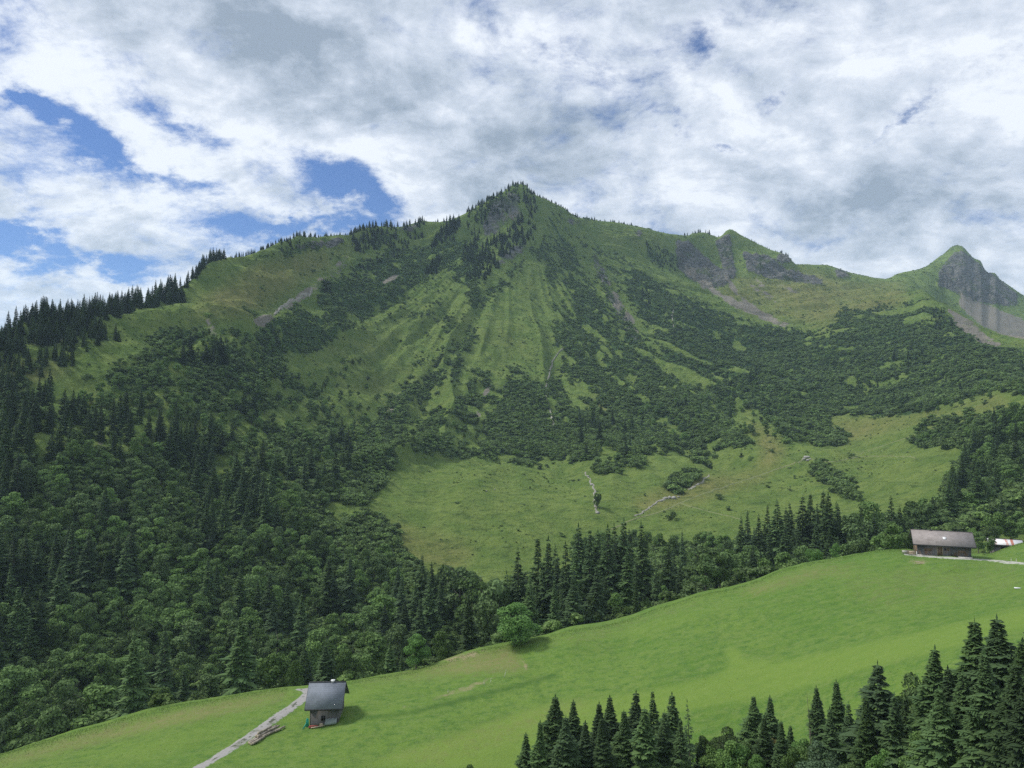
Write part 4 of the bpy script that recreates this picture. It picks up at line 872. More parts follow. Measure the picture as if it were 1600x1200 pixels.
size = .75+.5*sm(420, 760, hgt)+.25*fbm(sx_/30, sy_/30, 3, 301)+rng.uniform(-.2, .3, NS); size = np.clip(size*np.where(sx_/sy_ > .15, 1.1, 1.), .4, 2.2)
# single scattered bushes on the grass too
LONE = [o for o in D.objects if o.name.startswith('shrub') and o.type == 'EMPTY']
srcs = [c for c in D.objects if c.parent and c.parent.name.startswith('shrub') and c.name.startswith('crown')]
pick = {}
for c in srcs: pick.setdefault(c.data.name, c)
srcs = list(pick.values())
mass('scrub', np.stack([sx_, sy_, sz_-.15], 1), np.stack([size*1.15, size*1.15, size*.85], 1), np.stack([rng.normal(0, .12, NS), rng.normal(0, .12, NS), rng.uniform(0, 6.28, NS)], 1), rng.integers(0, len(srcs), NS), srcs,
     'dense dark green alder scrub covering the mountainside in streaks between grass', 'scrub', M_SHRUB)
# sparse tiny bushes and tussocks on the open slopes
p = dA*inf*(1-sm(.25, .5, aS[:-1][rs]))*(1-sm(.1, .4, aC[:-1][rs]))*(.12+sm(.0, .35, fbm(GX/28, GY/28, 4, 311)[:-1][rs])); p[:, -1] = 0; p[TR[:-1][rs] < 300] = 0; p = np.clip(p, 0, None)
NS2 = 16000; cs = np.cumsum(p.ravel()); ii = np.searchsorted(cs, rng.random(NS2)*cs[-1]); ri, ci = np.unravel_index(ii, p.shape); fr, fc = rng.random(NS2), rng.random(NS2); ri = ri+K3+10
sx_, sy_, sz_ = bil(GX), bil(GY), bil(TZ); size = np.clip(rng.lognormal(-1.5, .45, NS2), .1, .75)*np.clip(np.hypot(sx_, sy_)/700, .6, 1.2)
mass('tussocks', np.stack([sx_, sy_, sz_-.1], 1), np.stack([size*1.5, size*1.5, size*.7], 1), np.stack([sx_*0, sx_*0, rng.uniform(0, 6.28, NS2)], 1), rng.integers(0, len(srcs), NS2), srcs,
     'small dark tussocks and dwarf bushes dotted over the mountain grass', 'ground cover', M_SHRUB)

# ------------------------------------------------------------------ tracks, road, footpaths, stream beds: strips laid on the ground
def smooth_line(P, n):
    P = np.array(P, float); d = np.concatenate([[0], np.cumsum(np.linalg.norm(np.diff(P, axis=0), axis=1))]); t = np.linspace(0, d[-1], n)
    return np.stack([pchip(d, P[:, k], t) for k in range(P.shape[1])], 1)
def strip(name, pts, lay, w0, w1, mat, n=120, cross=5, lift=.06, jit=.12, kind='structure', seed=0, wob=0.):
    L = smooth_line(pts, n); W3 = unproj(L[:, 0], L[:, 1], lay)
    g = np.random.default_rng(seed); XY = W3[:, :2]
    for _ in range(4): XY[1:-1] = (XY[:-2]+XY[1:-1]*2+XY[2:])/4
    tan = np.gradient(XY, axis=0); tan /= np.maximum(np.linalg.norm(tan, axis=1, keepdims=True), 1e-6); nr = np.stack([-tan[:, 1], tan[:, 0]], 1)
    w = np.linspace(w0, w1, n)
    if wob: XY = XY+nr*fbm(np.arange(n)/6., np.zeros(n)+seed, 3, 7)[:, None]*wob
    V = []
    for i in range(n):
        for j in range(cross):
            u = (j/(cross-1)-.5)*w[i]; e = g.normal()*jit*w[i] if j in (0, cross-1) else 0
            V.append(XY[i]+nr[i]*(u+e))
    V = np.array(V); z = ground(V[:, 0], V[:, 1])+lift; z.reshape(n, cross)[:, 0] -= lift*1.2; z.reshape(n, cross)[:, -1] -= lift*1.2
    i = np.arange((n-1)*cross).reshape(n-1, cross)[:, :-1].ravel(); Q = np.stack([i, i+1, i+cross+1, i+cross], -1)
    me = mk_mesh(name, np.concatenate([V, z[:, None]], 1), Q, mats=[mat], smooth=True)
    a_ = me.attributes.new('across', 'FLOAT', 'POINT'); a_.data.foreach_set('value', np.tile(np.abs(np.linspace(-1, 1, cross)), n).astype(np.float32))
    return tag(obj(name, me), kind=kind)
strip('gravel_track', [(285,1215),(318,1196),(352,1175),(385,1154),(415,1133),(442,1114),(463,1100),(476,1089),(482,1080),(478,1076)], 'n', 2.3, 2.6, M_TRACK, 150, 7, .07, .025)
strip('gravel_track', [(484,1083),(478,1079),(470,1078),(464,1077)], 'n', 1.8, 1.2, M_TRACK, 24, 5, .07, .12, seed=3)
strip('barn_road', [(1412,865.5),(1425,867.3),(1440,869),(1480,871.5),(1520,874),(1545,875.5),(1570,878),(1610,882),(1650,886)], 'n', 2.6, 2.4, M_ROAD, 110, 6, .08, .06)
strip('footpath', [(955,828),(990,812),(1030,800),(1070,783),(1110,768),(1150,755),(1200,738),(1240,725),(1258,717)], 'm', 1.3, 1.3, M_PATH, 200, 5, .25, .1, wob=.8)
strip('footpath', [(1266,718),(1300,722),(1330,716),(1370,713),(1420,714),(1430,717)], 'm', 1.2, .8, M_PATH, 100, 5, .25, .1, wob=.8, seed=2)
strip('footpath', [(1062,786),(1080,792),(1110,800),(1140,807),(1160,812)], 'm', 1.2, .8, M_PATH, 60, 5, .22, .1, wob=.6, seed=4)
strip('footpath', [(1330,716),(1360,703),(1400,690),(1450,672),(1500,655),(1540,648)], 'm', 1.1, .8, M_PATH, 100, 5, .25, .1, wob=.6, seed=5)
strip('streambed', [(914,738),(920,746),(925,756),(929,768),(929,780),(931,792),(934,803)], 'm', .8, 1.3, M_STONES, 90, 4, .3, .35, seed=6, wob=1.6)
strip('streambed', [(990,806),(1005,800),(1020,790),(1032,782),(1048,778),(1056,777)], 'm', .8, 2.2, M_STONES, 70, 5, .3, .3, seed=8, wob=1.)
strip('streambed', [(1075,765),(1090,758),(1100,750),(1108,742)], 'm', 1.5, 1.0, M_STONES, 40, 4, .3, .3, seed=9, wob=1.)
strip('gully_gravel', [(880,545),(866,560),(860,580),(855,600),(853,618),(857,635),(863,655),(867,668)], 'm', .8, 2.6, M_STONES, 120, 5, 1.1, .25, seed=10, wob=1.2)
strip('gully_gravel', [(624,615),(612,632),(603,650),(594,668)], 'm', 2.5, 1.5, M_PATH, 60, 5, .9, .3, seed=11, wob=1.2)
strip('gully_gravel', [(1046,472),(1052,480),(1050,495),(1053,512)], 'm', 2.2, 1.6, M_STONES, 60, 5, .9, .3, seed=12, wob=1.2)
strip('gully_gravel', [(428,492),(450,477),(470,464),(488,452)], 'm', 2.6, 1.6, M_STONES, 60, 5, .6, .3, seed=13, wob=2)

# ------------------------------------------------------------------ building materials
def mat_boards(name, a, b_, c_, dirx=True, w_=.18):
    m, t, b = material(name); co = t.new('ShaderNodeTexCoord').outputs['Object']
    s = t.new('ShaderNodeSeparateXYZ'); t.l.new(co, s.inputs[0])
    u = t.math('DIVIDE', t.math('ADD', s.outputs[0], s.outputs[1]) if dirx else s.outputs[2], w_)
    cell = t.math('FLOOR', u); wn_ = t.new('ShaderNodeTexWhiteNoise', noise_dimensions='1D'); t.l.new(cell, wn_.inputs['W'])
    fr_ = t.math('FRACT', u); gap = t.math('LESS_THAN', fr_, .1)
    st = t.noise(t.mapping(co, (0,0,0), (0,0,0), (6,6,.5) if dirx else (.5,.5,6)), 1.6, 5, .6); pt = t.noise(co, .7, 4, .6)
    c = t.mix(t.math('MULTIPLY_ADD', wn_.outputs[0], .55, t.math('MULTIPLY', st, .5)), a, b_); c = t.mix(t.ramp(pt, .45, .68), c, c_); c = t.mix(t.math('MULTIPLY', gap, .75), c, (.02, .018, .016))
    t.l.new(c, b.inputs['Base Color']); b.inputs['Roughness'].default_value = .85
    return m
def mat_plain(name, c, c2=None, rough=.7, scale=1.5, metallic=0, spec=.25):
    m, t, b = material(name); co = t.new('ShaderNodeTexCoord').outputs['Object']
    t.l.new(t.mix(t.ramp(t.noise(co, scale, 5, .65), .3, .7), c, c2 or tuple(x*.8 for x in c)), b.inputs['Base Color']); b.inputs['Roughness'].default_value = rough; b.inputs['Metallic'].default_value = metallic; b.inputs['Specular IOR Level'].default_value = spec
    return m
def mat_tiles(name, a, b_, du=.6, dv=.35):
    m, t, b = material(name); co = t.new('ShaderNodeTexCoord').outputs['Object']
    br = t.new('ShaderNodeTexBrick'); s = t.new('ShaderNodeSeparateXYZ'); t.l.new(co, s.inputs[0]); cb = t.new('ShaderNodeCombineXYZ'); t.l.new(s.outputs[0], cb.inputs[0]); t.l.new(t.math('ABSOLUTE', s.outputs[1]), cb.inputs[1]); t.l.new(cb.outputs[0], br.inputs['Vector'])
    br.inputs['Scale'].default_value = 1; br.inputs['Brick Width'].default_value = du; br.inputs['Row Height'].default_value = dv; br.inputs['Mortar Size'].default_value = .012
    br.inputs['Color1'].default_value = (*a, 1); br.inputs['Color2'].default_value = (*b_, 1); br.inputs['Mortar'].default_value = (*[x*.55 for x in a], 1)
    c = t.mix(t.ramp(t.noise(co, .8, 5, .65), .35, .7, 0, .45), br.outputs[0], tuple(x*1.25 for x in b_))
    t.l.new(c, b.inputs['Base Color']); b.inputs['Roughness'].default_value = .9; b.inputs['Specular IOR Level'].default_value = .08
    return m
M_GREYB = mat_boards('grey_boards', (.085, .085, .09), (.18, .175, .18), (.13, .11, .10))
M_BARNB = mat_boards('barn_boards', (.075, .082, .09), (.17, .17, .175), (.16, .105, .07), True, .22)
M_BROWNB = mat_boards('brown_boards', (.15, .10, .065), (.26, .18, .12), (.12, .09, .07), True, .2)
M_SLATE = mat_tiles('dark_slate_roof', (.155, .175, .205), (.185, .205, .24), .6, .3)
M_ROOF2 = mat_tiles('grey_brown_roof', (.24, .215, .205), (.30, .27, .26), .7, .35)
M_EDGE = mat_plain('roof_trim', (.055, .055, .06)); M_DARK = mat_plain('dark_opening', (.012, .012, .014)); M_WHITE = mat_plain('white_paint', (.78, .79, .80)); M_PALEW = mat_plain('pale_wood', (.46, .38, .28), (.34, .28, .21), scale=3)
M_CONC = mat_plain('pale_concrete', (.52, .50, .46), (.36, .35, .32)); M_GLASSY = mat_plain('milky_sheet', (.25, .29, .28), (.17, .21, .20), .35); M_TURQ = mat_plain('turquoise_net', (.03, .36, .26), (.02, .26, .20)); M_RED = mat_plain('faded_red', (.26, .06, .05)); M_LOG = mat_plain('debarked_log', (.42, .37, .30), (.20, .17, .14), scale=2.5)
M_LOGEND = mat_plain('log_end', (.55, .47, .35), scale=6); M_POST = mat_plain('weathered_post', (.62, .62, .55), (.45, .44, .38)); M_STONE = mat_plain('grey_boulder', (.36, .35, .32), (.22, .22, .20), .9, .8)
def mat_rusty():
    m, t, b = material('rusty_sheet_roof'); co = t.new('ShaderNodeTexCoord').outputs['Object']; s = t.new('ShaderNodeSeparateXYZ'); t.l.new(co, s.inputs[0])
    u = t.math('DIVIDE', s.outputs[0], .62); wn_ = t.new('ShaderNodeTexWhiteNoise', noise_dimensions='1D'); t.l.new(t.math('FLOOR', u), wn_.inputs['W'])
    n = t.noise(t.mapping(co, (0,0,0), (0,0,0), (2,.5,1)), 1.5, 4, .6)
    rng_ = t.math('MULTIPLY', t.math('GREATER_THAN', s.outputs[0], -2.6), t.math('LESS_THAN', s.outputs[0], 1.9))
    f = t.math('MULTIPLY', t.ramp(t.math('ADD', t.math('MULTIPLY', wn_.outputs[0], .6), n), .55, 1.0), rng_)
    t.l.new(t.mix(f, (.72, .73, .74), (.50, .20, .14)), b.inputs['Base Color']); b.inputs['Roughness'].default_value = .6
    return m
M_RUST = mat_rusty()

def gable_house(name, loc, rz, L, Wd, hw, rise, ovx, ovy, wallm, gablem, roofm, label, th=.16, depth=3.0, far_short=0):
    """ridge along local x; front wall (towards the valley viewer) at y=0, back at y=Wd; walls reach `depth` into the ground"""
    e = empty(name, loc, rz, label=label, cat='barn')
    b = MB(); x0, x1 = -L/2, L/2; t_ = .14
    b.box(x0, x1, 0, t_, -depth, hw); b.box(x0, x1, Wd-t_, Wd, -depth, hw); b.build('front_wall', wallm, e)
    sl = rise/(Wd/2)
    for sx in (x0, x1-t_):
        g = MB(); V = []
        for xx in (sx-.003, sx+t_+.003): V += [(xx, t_, -depth), (xx, Wd-t_, -depth), (xx, Wd-t_, hw+sl*t_), (xx, Wd/2, hw+rise), (xx, t_, hw+sl*t_)]
        g.add(V, [(0, 1, 6, 5), (1, 2, 7, 6), (2, 3, 8, 7), (3, 4, 9, 8), (4, 0, 5, 9)], [(0, 2, 1), (0, 3, 2), (0, 4, 3), (5, 6, 7), (5, 7, 8), (5, 8, 9)]); g.build('gable_wall', gablem, e)
    # roof: two slabs meeting at the ridge, a trim board below
    X0, X1 = x0-ovx, x1+ovx; yF, yB = -ovy, Wd+ovy; zE = hw-ovy*sl; zR = hw+rise
    r = MB(); r.slab([(X0, yF, zE+.05), (X1, yF, zE+.05), (X1, Wd/2, zR+.05), (X0, Wd/2, zR+.05)], th); r.slab([(X1, yB, zE+.05), (X0, yB, zE+.05), (X0, Wd/2, zR+.05), (X1, Wd/2, zR+.05)], th)
    rf = r.build('roof', roofm, e)
    k = MB(); k.box(X0, X1, Wd/2-.14, Wd/2+.14, zR+th+.07, zR+th+.13); k.build('ridge_cap', M_EDGE, rf)
    k = MB(); k.box(X0+.02, X1-.02, yF-.11, yF-.02, zE-.14, zE+.14)
    k.build('gutter', M_EDGE, rf)
    for sx in (X0-.05, X1):
        k = MB(); k.slab([(sx, yF, zE-.13), (sx, Wd/2, zR-.13), (sx, Wd/2, zR+th+.1), (sx, yF, zE+th+.1)], .05); k.slab([(sx, Wd/2, zR-.13), (sx, yB, zE-.13), (sx, yB, zE+th+.1), (sx, Wd/2, zR+th+.1)], .05); k.build('verge_board', M_EDGE, rf)
    return e, rf, (sl, zE, zR)
def rot(x, y, a): return x*math.cos(a)-y*math.sin(a), x*math.sin(a)+y*math.cos(a)
# --- dark-roofed shed on the left
def at_px(px, py, r):
    a, t = aztan(px, py); return float(r*np.sin(a)), float(r*np.cos(a)), float(r*t)
SRZ = R(3)
sx0, sy0, sz0 = at_px(484, 1137, 146); dx, dy = rot(2.6, 0, SRZ)
SL = (sx0+dx, sy0+dy, sz0)
e, rf, (sl, zE, zR) = gable_house('shed', SL, SRZ, 5.2, 6.2, 4.15, 2.75, .8, .75, M_GREYB, M_GREYB, M_SLATE, 'small grey board shed with a dark slate roof beside the gravel track')
b = MB(); b.box(.7, 1.25, 3.0, 3.55, zR-.2, zR+.46); ch = b.build('chimney', M_WHITE, rf); b = MB(); b.box(.62, 1.33, 2.92, 3.63, zR+.463, zR+.52); b.build('chimney_cap', M_WHITE, ch)
b = MB(); b.box(-.52, .18, -.03, -.003, 1.25, 2.1); wd = b.build('window', M_DARK, e)
b = MB()
for q in ((-.58,-.50,1.2,2.15),(.16,.24,1.2,2.15),(-.50,.16,2.09,2.15),(-.50,.16,1.2,1.26),(-.2,-.14,1.26,2.09)): b.box(q[0], q[1], -.07, -.033, q[2], q[3])
b.build('window_frame', M_GREYB, wd)
for xx in (-2.6, 2.44):
    b = MB(); b.box(xx, xx+.16, -.06, -.003, -1, 3.6); b.build('corner_board', M_GREYB, e)
b = MB(); b.tube((2.72, 3.8, 1.9), (2.75, 2.6, 3.1), .05); b.tube((2.75, 2.6, 3.1), (2.72, 1.9, 3.3), .05); b.build('drain_pipe', M_WHITE, e)
b = MB(); b.box(-2.75, -.6, -.55, -.02, -.6, .16); b.box(-.6, .5, -.7, -.02, .2, .55); b.build('footing', M_CONC, e)
# things round it
def thing_mesh(name, mb, mats, loc, rz, label, cat, group=None):
    o = mb.build(name, mats, None, loc); o.rotation_euler = (0, 0, rz); return tag(o, label, cat, group)
def local(o, x, y, dz=0):
    dx, dy = rot(x, y, SRZ); X_, Y_ = SL[0]+dx, SL[1]+dy; return (X_, Y_, g1(X_, Y_)+dz)
b = MB(); b.slab([(-1.1, -.35, 0), (1.1, -.35, .25), (1.0, .42, 1.0), (-1.0, .42, .85)], .03); thing_mesh('plastic_sheet', b, M_GLASSY, local(0, 1.35, -.75, .12), SRZ, 'milky plastic sheet leaning on the foot of the dark-roofed shed', 'plastic sheet')
b = MB(); b.box(-.9, .9, -.2, .2, 0, .16); b.box(-.8, .85, -.16, .18, .163, .3); thing_mesh('board_stack', b, M_RED, local(0, -1.7, -1.0, .05), SRZ+.1, 'faded red boards lying at the lower left corner of the shed', 'boards')
b = MB(); b.slab([(-1.2, -.1, 0), (1.2, -.1, .35), (1.2, .12, .38), (-1.2, .12, .03)], .05); thing_mesh('plank', b, M_PALEW, local(0, -.9, -1.35, .06), SRZ+.05, 'long pale plank in the grass below the shed wall', 'plank')
b = MB(); b.box(-.28, .28, -.22, .22, 0, .5); b.box(-.32, .32, -.26, .26, .503, .56); thing_mesh('wooden_crate', b, M_PALEW, local(0, -.35, -.95, 0), SRZ, 'pale wooden crate under the window of the dark-roofed shed', 'crate')
b = MB()
for q in range(6):
    a_ = q/5-.5; b.slab([(a_*.5-.08, 0, 0), (a_*.5+.08, .02, 0), (a_*.3+.07, .1, 1.5), (a_*.3-.07, .12, 1.5)], .03)
b.slab([(-.75, -.9, -.05), (-.45, -.75, -.05), (-.1, 0, .75), (-.25, .02, .75)], .03); b.tube((0, .06, 0), (0, .1, 1.6), .05)
thing_mesh('netting_bundle', b, M_TURQ, local(0, -2.95, -.5, -.05), SRZ, 'turquoise bundle of netting hanging at the left corner of the shed', 'netting')
# --- logs beside the track
A_, B_ = unproj([392, 436], [1162, 1137], 'n'); dirv = (B_-A_)[:2]; Ltot = np.linalg.norm(dirv); dirv /= Ltot; lang = math.atan2(dirv[1], dirv[0]); nrmv = np.array([-dirv[1], dirv[0]])
LG = [(.13,-.50,0,3.0,.15),(.16,-.16,0,3.6,.17),(.18,.17,0,3.4,.15),(.55,-.42,0,3.8,.18),(.52,-.05,0,3.6,.15),(.60,.28,0,3.4,.16),(.42,-.2,.30,3.6,.15),(.45,.1,.30,3.9,.16),(.72,-.28,.31,3.0,.15),(.70,.02,.30,3.2,.14),(.47,-.04,.56,3.4,.14),(.86,-.62,0,2.6,.15),(.84,.05,0,2.4,.14),(.02,-.35,0,1.8,.13)]
LLAB = ['lowest front','lower middle','lower back','front middle','central ground','back ground','second layer front','second layer back','second layer right front','second layer right back','topmost','right front','right end back','short lowermost left']
for i, (f, s_, dz, ln, r_) in enumerate(LG):
    r_ *= 1.35; dz *= 1.35; s_ *= 1.25
    c = A_[:2]+dirv*Ltot*f+nrmv*s_*1.3; rz = lang+random.uniform(-.07, .07); dd = np.array([math.cos(rz), math.sin(rz)])
    pa = c-dd*ln/2; pb = c+dd*ln/2; za, zb = g1(*pa)+.06, g1(*pb)+.06
    b = MB(); b.tube((-ln/2, 0, za-(za+zb)/2), (ln/2, 0, zb-(za+zb)/2), r_, r_*.82, 9)
    b.MT = [1]*len(b.MT)
    o = b.build('log', [M_LOG, M_LOGEND], None, (c[0], c[1], (za+zb)/2+r_+dz)); o.rotation_euler = (0, 0, rz); tag(o, LLAB[i]+' log of the pale log pile lying beside the gravel track', 'log', 'logs piled beside the gravel track')
# --- long barn on the right
BRZ = R(-22); bx0, by0, bz0 = at_px(1434, 867, 214); dx, dy = rot(5.7, 0, BRZ); BL = (bx0+dx, by0+dy, bz0)
e, rf, (sl, zE, zR) = gable_house('barn', BL, BRZ, 11.6, 8.4, 3.1, 2.35, .95, .85, M_BARNB, M_BROWNB, M_ROOF2, 'long weathered wooden barn with a grey-brown roof at the top of the meadow')
def on_roof(x, f): return (x, -.85+f*(4.2+.85), zE+f*(zR-zE)+.05+.16/math.cos(math.atan(sl)))
def roof_patch(x0, x1, f0, f1, th, lift=.0):
    a, b_, c, d = on_roof(x0, f0), on_roof(x1, f0), on_roof(x1, f1), on_roof(x0, f1); m = MB(); m.slab([(p[0], p[1], p[2]+lift) for p in (a, b_, c, d)], th); return m
sk = roof_patch(.0, .75, .40, .55, .08).build('skylight', M_WHITE, rf); b = MB()
b = MB(); b.box(-2.6, -2.1, 3.9, 4.6, zR-.1, zR+.32); b.build('vent', M_EDGE, rf)
for (x0_, x1_) in ((-1.35, -.35), (1.55, 2.65)):
    b = MB(); b.box(x0_, x1_, -.035, -.003, 0.05, 2.25); dr = b.build('door', M_BARNB if x0_ > 0 else M_BROWNB, e)
    b = MB(); b.box(x0_-.12, x0_-.003, -.06, -.003, 0, 2.4); b.box(x1_+.003, x1_+.12, -.06, -.003, 0, 2.4); b.box(x0_-.003, x1_+.003, -.06, -.003, 2.26, 2.4); b.build('door_frame', M_PALEW if x0_ < 0 else M_GREYB, dr)
    b = MB(); b.box(x1_-.18, x1_-.1, -.1, -.036, 1.05, 1.15); b.build('handle', M_EDGE, dr)
for (x0_, x1_, z0_, z1_, m_) in ((.1, .5, 1.5, 2.0, M_DARK), (.6, 1.15, 1.45, 2.1, M_BROWNB), (-4.3, -2.6, 1.1, 1.8, M_BROWNB), (3.1, 4.6, 1.1, 1.7, M_BROWNB)):
    b = MB(); b.box(x0_, x1_, -.05, -.003, z0_, z1_); b.build('shutter' if m_ is M_BROWNB else 'window', m_, e)
for xx in (-5.8, 5.62):
    b = MB(); b.box(xx, xx+.18, -.07, -.003, -.2, 2.75); b.build('corner_post', M_GREYB, e)
b = MB(); b.box(-5.86, 5.86, -.16, -.004, -1.6, .14); b.build('stone_plinth', M_CONC, e)
b = MB(); b.box(2.9, 5.9, -1.0, -.165, -1.2, .30); b.build('loading_step', M_CONC, e)
def blocal(x, y, dz=0):
    dx, dy = rot(x, y, BRZ); X_, Y_ = BL[0]+dx, BL[1]+dy; return (X_, Y_, g1(X_, Y_)+dz)
# bench, firewood and white post at its left end
b = MB(); b.box(-.7, .7, -.22, .22, .42, .48)
for xx in (-.6, .52): b.box(xx, xx+.08, -.18, .18, 0, .418)
b.box(-.7, .7, .2, .26, .5, .95); thing_mesh('bench', b, M_PALEW, blocal(-6.9, -.4), BRZ, 'pale wooden bench outside the left end of the long barn', 'bench')
fw = empty('firewood_stack', blocal(-7.3, 1.2), BRZ, label='low firewood stack at the left gable of the long barn', cat='firewood')
for lay in range(4):
    for k in range(9):
        b = MB(); xx = -.9+k*.22+(lay % 2)*.1; b.tube((xx, -.35, .12+lay*.2), (xx+random.uniform(-.03, .03), .35, .12+lay*.2), .1, .1, 7); b.MT = [1]*len(b.MT); b.build('firewood_log', [M_BARK, M_LOGEND], fw)
b = MB(); b.tube((0, 0, -.2), (0, 0, 1.0), .09, .07, 8); b.tube((0, 0, 1.0), (0, 0, 1.12), .07, .01, 8); thing_mesh('corner_stone_post', b, M_WHITE, blocal(-5.95, -.35), 0, 'short white post at the left front corner of the long barn', 'post')
b = MB(); b.box(-.5, .5, -.35, .35, .35, .75)
for xx, yy in ((-.42, -.28), (.42, -.28), (-.42, .28), (.42, .28)): b.tube((xx, yy, 0), (xx, yy, .347), .04)
thing_mesh('trough', b, M_CONC, blocal(-8.6, .1), BRZ+.2, 'pale box-shaped trough on legs left of the barn bench', 'trough')
# weeds and boards in the grass below
for i, (px, py, L_) in enumerate(((1436, 878, 1.6), (1441, 881, 2.4))):
    p = unproj(px, py, 'n')[0]; b = MB(); b.box(-L_/2, L_/2, -.12, .12, 0, .08); thing_mesh('plank', b, M_PALEW, (p[0], p[1], p[2]+.03), BRZ+.1*i, ('short' if i == 0 else 'long')+' pale plank lying in the grass in front of the barn left corner', 'plank')
p = unproj(1590, 920, 'n')[0]; b = MB(); b.box(-.55, .55, -.2, .2, 0, .22); b.box(.553, .8, -.1, .1, .05, .15); thing_mesh('salt_trough', b, M_WHITE, (p[0], p[1], p[2]), -.4, 'small white trough lying in the open meadow near the right edge', 'trough')
# --- rusty roofed shed behind the knoll
RRZ = R(-24); rx0, ry0, rz0 = at_px(1572, 860, 247)
e, rf, (sl, zE, zR) = gable_house('shed', (rx0, ry0, rz0-.9), RRZ, 6.6, 4.6, 2.55, .95, .8, .6, M_GREYB, M_GREYB, M_RUST, 'low shed with a white and rust-red sheet roof behind the right knoll', th=.08, depth=8)
b = MB(); b.box(-1.2, .2, -.03, -.003, .6, 1.9); b.build('door', M_DARK, e)
# --- posts, markers, rocks, cross
for i, (px, py, H_, lean) in enumerate(((787, 1059, 1.7, .25), (767, 1067, .9, .0), (756, 1070, .8, .05), (700, 1083, .7, .0), (1580, 877, .8, 0), (1588, 878, .8, 0))):
    p = unproj(px, py, 'n')[0]; b = MB(); b.tube((0, 0, -.2), (H_*lean, 0, H_*.7), .05, .045, 7); b.tube((H_*lean, 0, H_*.7), (H_*lean*1.25, 0, H_), .045, .03, 7)
    thing_mesh('fence_post', b, M_POST, tuple(p), 0, ['tall white leaning post at the right end of the dry strip in the meadow', 'short post just left of the tall leaning post', 'second short post left of the tall leaning post', 'low post on the dry strip farther left in the meadow', 'left one of two short posts beside the barn road', 'right one of two short posts beside the barn road'][i], 'post')
def boulder(r_, seed):
    g = np.random.default_rng(seed); b = MB(); n, m_ = 9, 6; V = []
    ox = g.random(3)*20
    for j in range(m_+1):
        ph = math.pi*j/m_-math.pi/2
        for i in range(n):
            th = 2*math.pi*i/n; d = np.array([math.cos(ph)*math.cos(th), math.cos(ph)*math.sin(th), math.sin(ph)])
            k = 1+.3*float(vn(np.array([d[0]*1.5+ox[0]]), np.array([d[1]*1.5+d[2]*2+ox[1]]), seed)[0]); V.append(d*r_*k*np.array([1.2, .9, .75]))
    b.add(V, [(j*n+i, j*n+(i+1) % n, (j+1)*n+(i+1) % n, (j+1)*n+i) for j in range(m_) for i in range(n)]); return b
RKS = [(1259,716,1.5),(1263,715,1.2),(1256,718,1.0),(1262,720,1.1),(1266,718,.8),(1053,779,1.4),(1046,778,1.1),(1040,779,1.0),(1033,783,.9),(1060,777,.8),(934,802,.9),(931,790,.8),(925,758,1.0),(919,745,1.0),(1091,757,.8),(760,768,.6),(773,765,.5)]
for i, (px, py, r_) in enumerate(RKS):
    p = unproj(px, py)[0]; o = boulder(r_, i+3).build('boulder', M_STONE, None, (p[0], p[1], p[2]+r_*.3)); o.rotation_euler = (0, 0, i*1.3)
    tag(o, 'grey boulder at the crossing of footpath and gully' if i < 5 else 'grey boulder in the stone heap at the stream on the mountain pasture' if i < 10 else 'pale stone along the narrow streambed on the pasture' if i < 15 else 'small stone in the middle of the open pasture', 'boulder', ['boulders at the path crossing', 'boulders of the stone heap', 'stones along the streambed', 'stones in the pasture'][0 if i < 5 else 1 if i < 10 else 2 if i < 15 else 3])
cx_, cy_, cz_ = at_px(1492, 390, 2300); cz_ = g1(cx_, cy_)
b = MB(); b.box(-.35, .35, -.35, .35, -2, 7.5); b.box(-2.2, 2.2, -.3, .3, 4.6, 5.3); thing_mesh('summit_cross', b, M_PALEW, (cx_, cy_, cz_), 0, 'tiny wooden cross on the far rocky peak at the right', 'cross')
# dead snag in the foreground stand
x_, y_ = at_r(1258, 112); z_ = g1(x_, y_); _, t_ = aztan(1258, 1082); Hs = 112*float(t_)-z_
b = MB(); b.tube((0, 0, -.5), (.1, 0, Hs*.6), .09, .05, 7); b.tube((.1, 0, Hs*.6), (-.3, 0, Hs), .05, .012, 6)
for k in range(16):
    f = .35+.6*k/16; a_ = k*2.3; ln = 1.3*(1.15-f); b.tube((.1, 0, Hs*f), (.1+math.cos(a_)*ln, math.sin(a_)*ln, Hs*f+ln*.45), .03, .006, 4)
thing_mesh('dead_tree', b, M_BARK, (x_, y_, z_), 0, 'thin bare dead tree left of the twin foreground spruces', 'dead tree')

# ------------------------------------------------------------------ long grass along the crest and the track
def blades(name, P, h, wdt, mat, label, seed):
    g = np.random.default_rng(seed); n = len(P); th = g.uniform(0, 6.28, n); s = np.stack([np.cos(th), np.sin(th), th*0], 1); up = norm(np.stack([g.normal(0, .25, n), g.normal(0, .25, n), np.ones(n)], 1))
    hh = h*g.uniform(.5, 1.3, n); V = np.stack([P-s*wdt, P+s*wdt, P+up*hh[:, None]], 1).reshape(-1, 3)
    return tag(obj(name, mk_mesh(name, V, None, np.arange(n*3).reshape(n, 3), [mat])), label, 'grass', None, 'stuff')
def mat_blade():
    m, t, b = material('grass_blades'); gm = t.new('ShaderNodeNewGeometry'); c = t.mix(gm.outputs['Random Per Island'], (.09, .19, .035), (.19, .24, .075)); t.l.new(c, b.inputs['Base Color']); b.inputs['Roughness'].default_value = .8
    tr = t.new('ShaderNodeBsdfTranslucent'); t.l.new(c, tr.inputs[0]); mx = t.new('ShaderNodeMixShader'); mx.inputs[0].default_value = .5; t.l.new(b.outputs[0], mx.inputs[1]); t.l.new(tr.outputs[0], mx.inputs[2]); t.l.new(mx.outputs[0], [n for n in m.node_tree.nodes if n.type == 'OUTPUT_MATERIAL'][0].inputs[0])
    return m
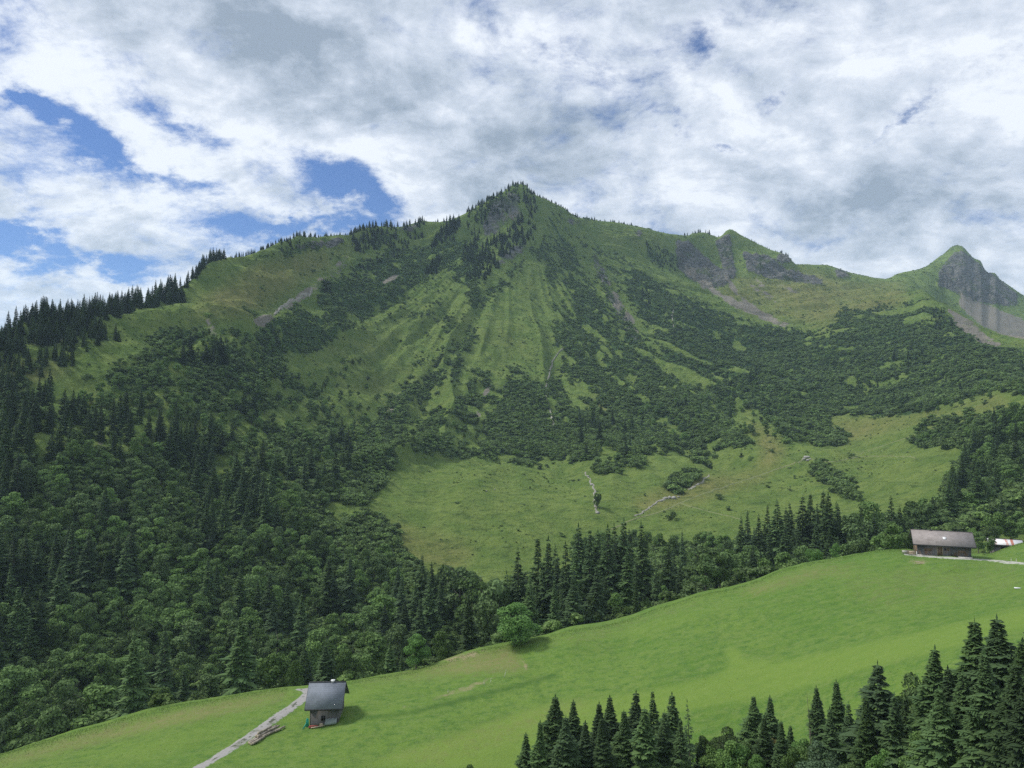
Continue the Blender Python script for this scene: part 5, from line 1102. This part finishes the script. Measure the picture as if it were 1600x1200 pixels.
g_ = np.random.default_rng(5); n_ = 14000
px_ = g_.uniform(-10, 1610, n_); cr_ = np.interp(px_, [c[0] for c in C3], [c[2] for c in C3]); rr0 = cr_+1.5-np.abs(g_.normal(0, 2.2, n_))
az_, _ = aztan(px_, np.full(n_, 641.)); P_ = np.stack([rr0*np.sin(az_), rr0*np.cos(az_), az_*0], 1); keep_ = ~((px_ > 1405) & (px_ < 1530)) & ~((px_ > 455) & (px_ < 490)); P_ = P_[keep_]
P_[:, 2] = ground(P_[:, 0], P_[:, 1])-.02
blades('crest_grass', P_, .24, .045, mat_blade(), 'long unmown grass fringing the crest of the meadow', 9)

NW = 4500; g_ = np.random.default_rng(15); px_ = g_.uniform(-10, 1610, NW); f_ = g_.random(NW)
az_, _ = aztan(px_, np.full(NW, 641.)); r1_ = np.interp(az_, AZ, knots[2][0]); r3_ = np.interp(az_, AZ, knots[4][0]); r_ = r1_+(r3_-r1_)*f_
xs_, ys_ = r_*np.sin(az_), r_*np.cos(az_); keep_ = (fbm(xs_/14, ys_/14, 3, 401) > -.12) & ~((px_ > 470) & (px_ < 560) & (f_ > .4) & (f_ < .75)); xs_, ys_ = xs_[keep_], ys_[keep_]; zs_ = ground(xs_, ys_); n_ = len(xs_); sz_ = g_.uniform(.015, .034, n_)
mass('meadow_weeds', np.stack([xs_, ys_, zs_-.04], 1), np.stack([sz_*1.4, sz_*1.4, sz_*.8], 1), np.stack([xs_*0, xs_*0, g_.uniform(0, 6.28, n_)], 1), g_.integers(0, len(srcs), n_), srcs, 'small dark weeds and tufts speckling the green meadow', 'ground cover', M_SHRUB)

# ------------------------------------------------------------------ air
hb = MB(); hb.box(-3600, 3600, -60, 5600, -260, 640)
hz = D.materials.new('haze'); hz.use_nodes = True; ht = hz.node_tree; ht.nodes.clear()
ho = ht.nodes.new('ShaderNodeOutputMaterial'); hv = ht.nodes.new('ShaderNodeVolumePrincipled'); hv.inputs['Color'].default_value = (.58, .78, 1.0, 1); hv.inputs['Density'].default_value = .000095; hv.inputs['Anisotropy'].default_value = .1
ht.links.new(hv.outputs[0], ho.inputs['Volume'])
o = hb.build('haze', hz); tag(o, 'thin bluish haze in the air between here and the mountains', 'haze', None, 'stuff')
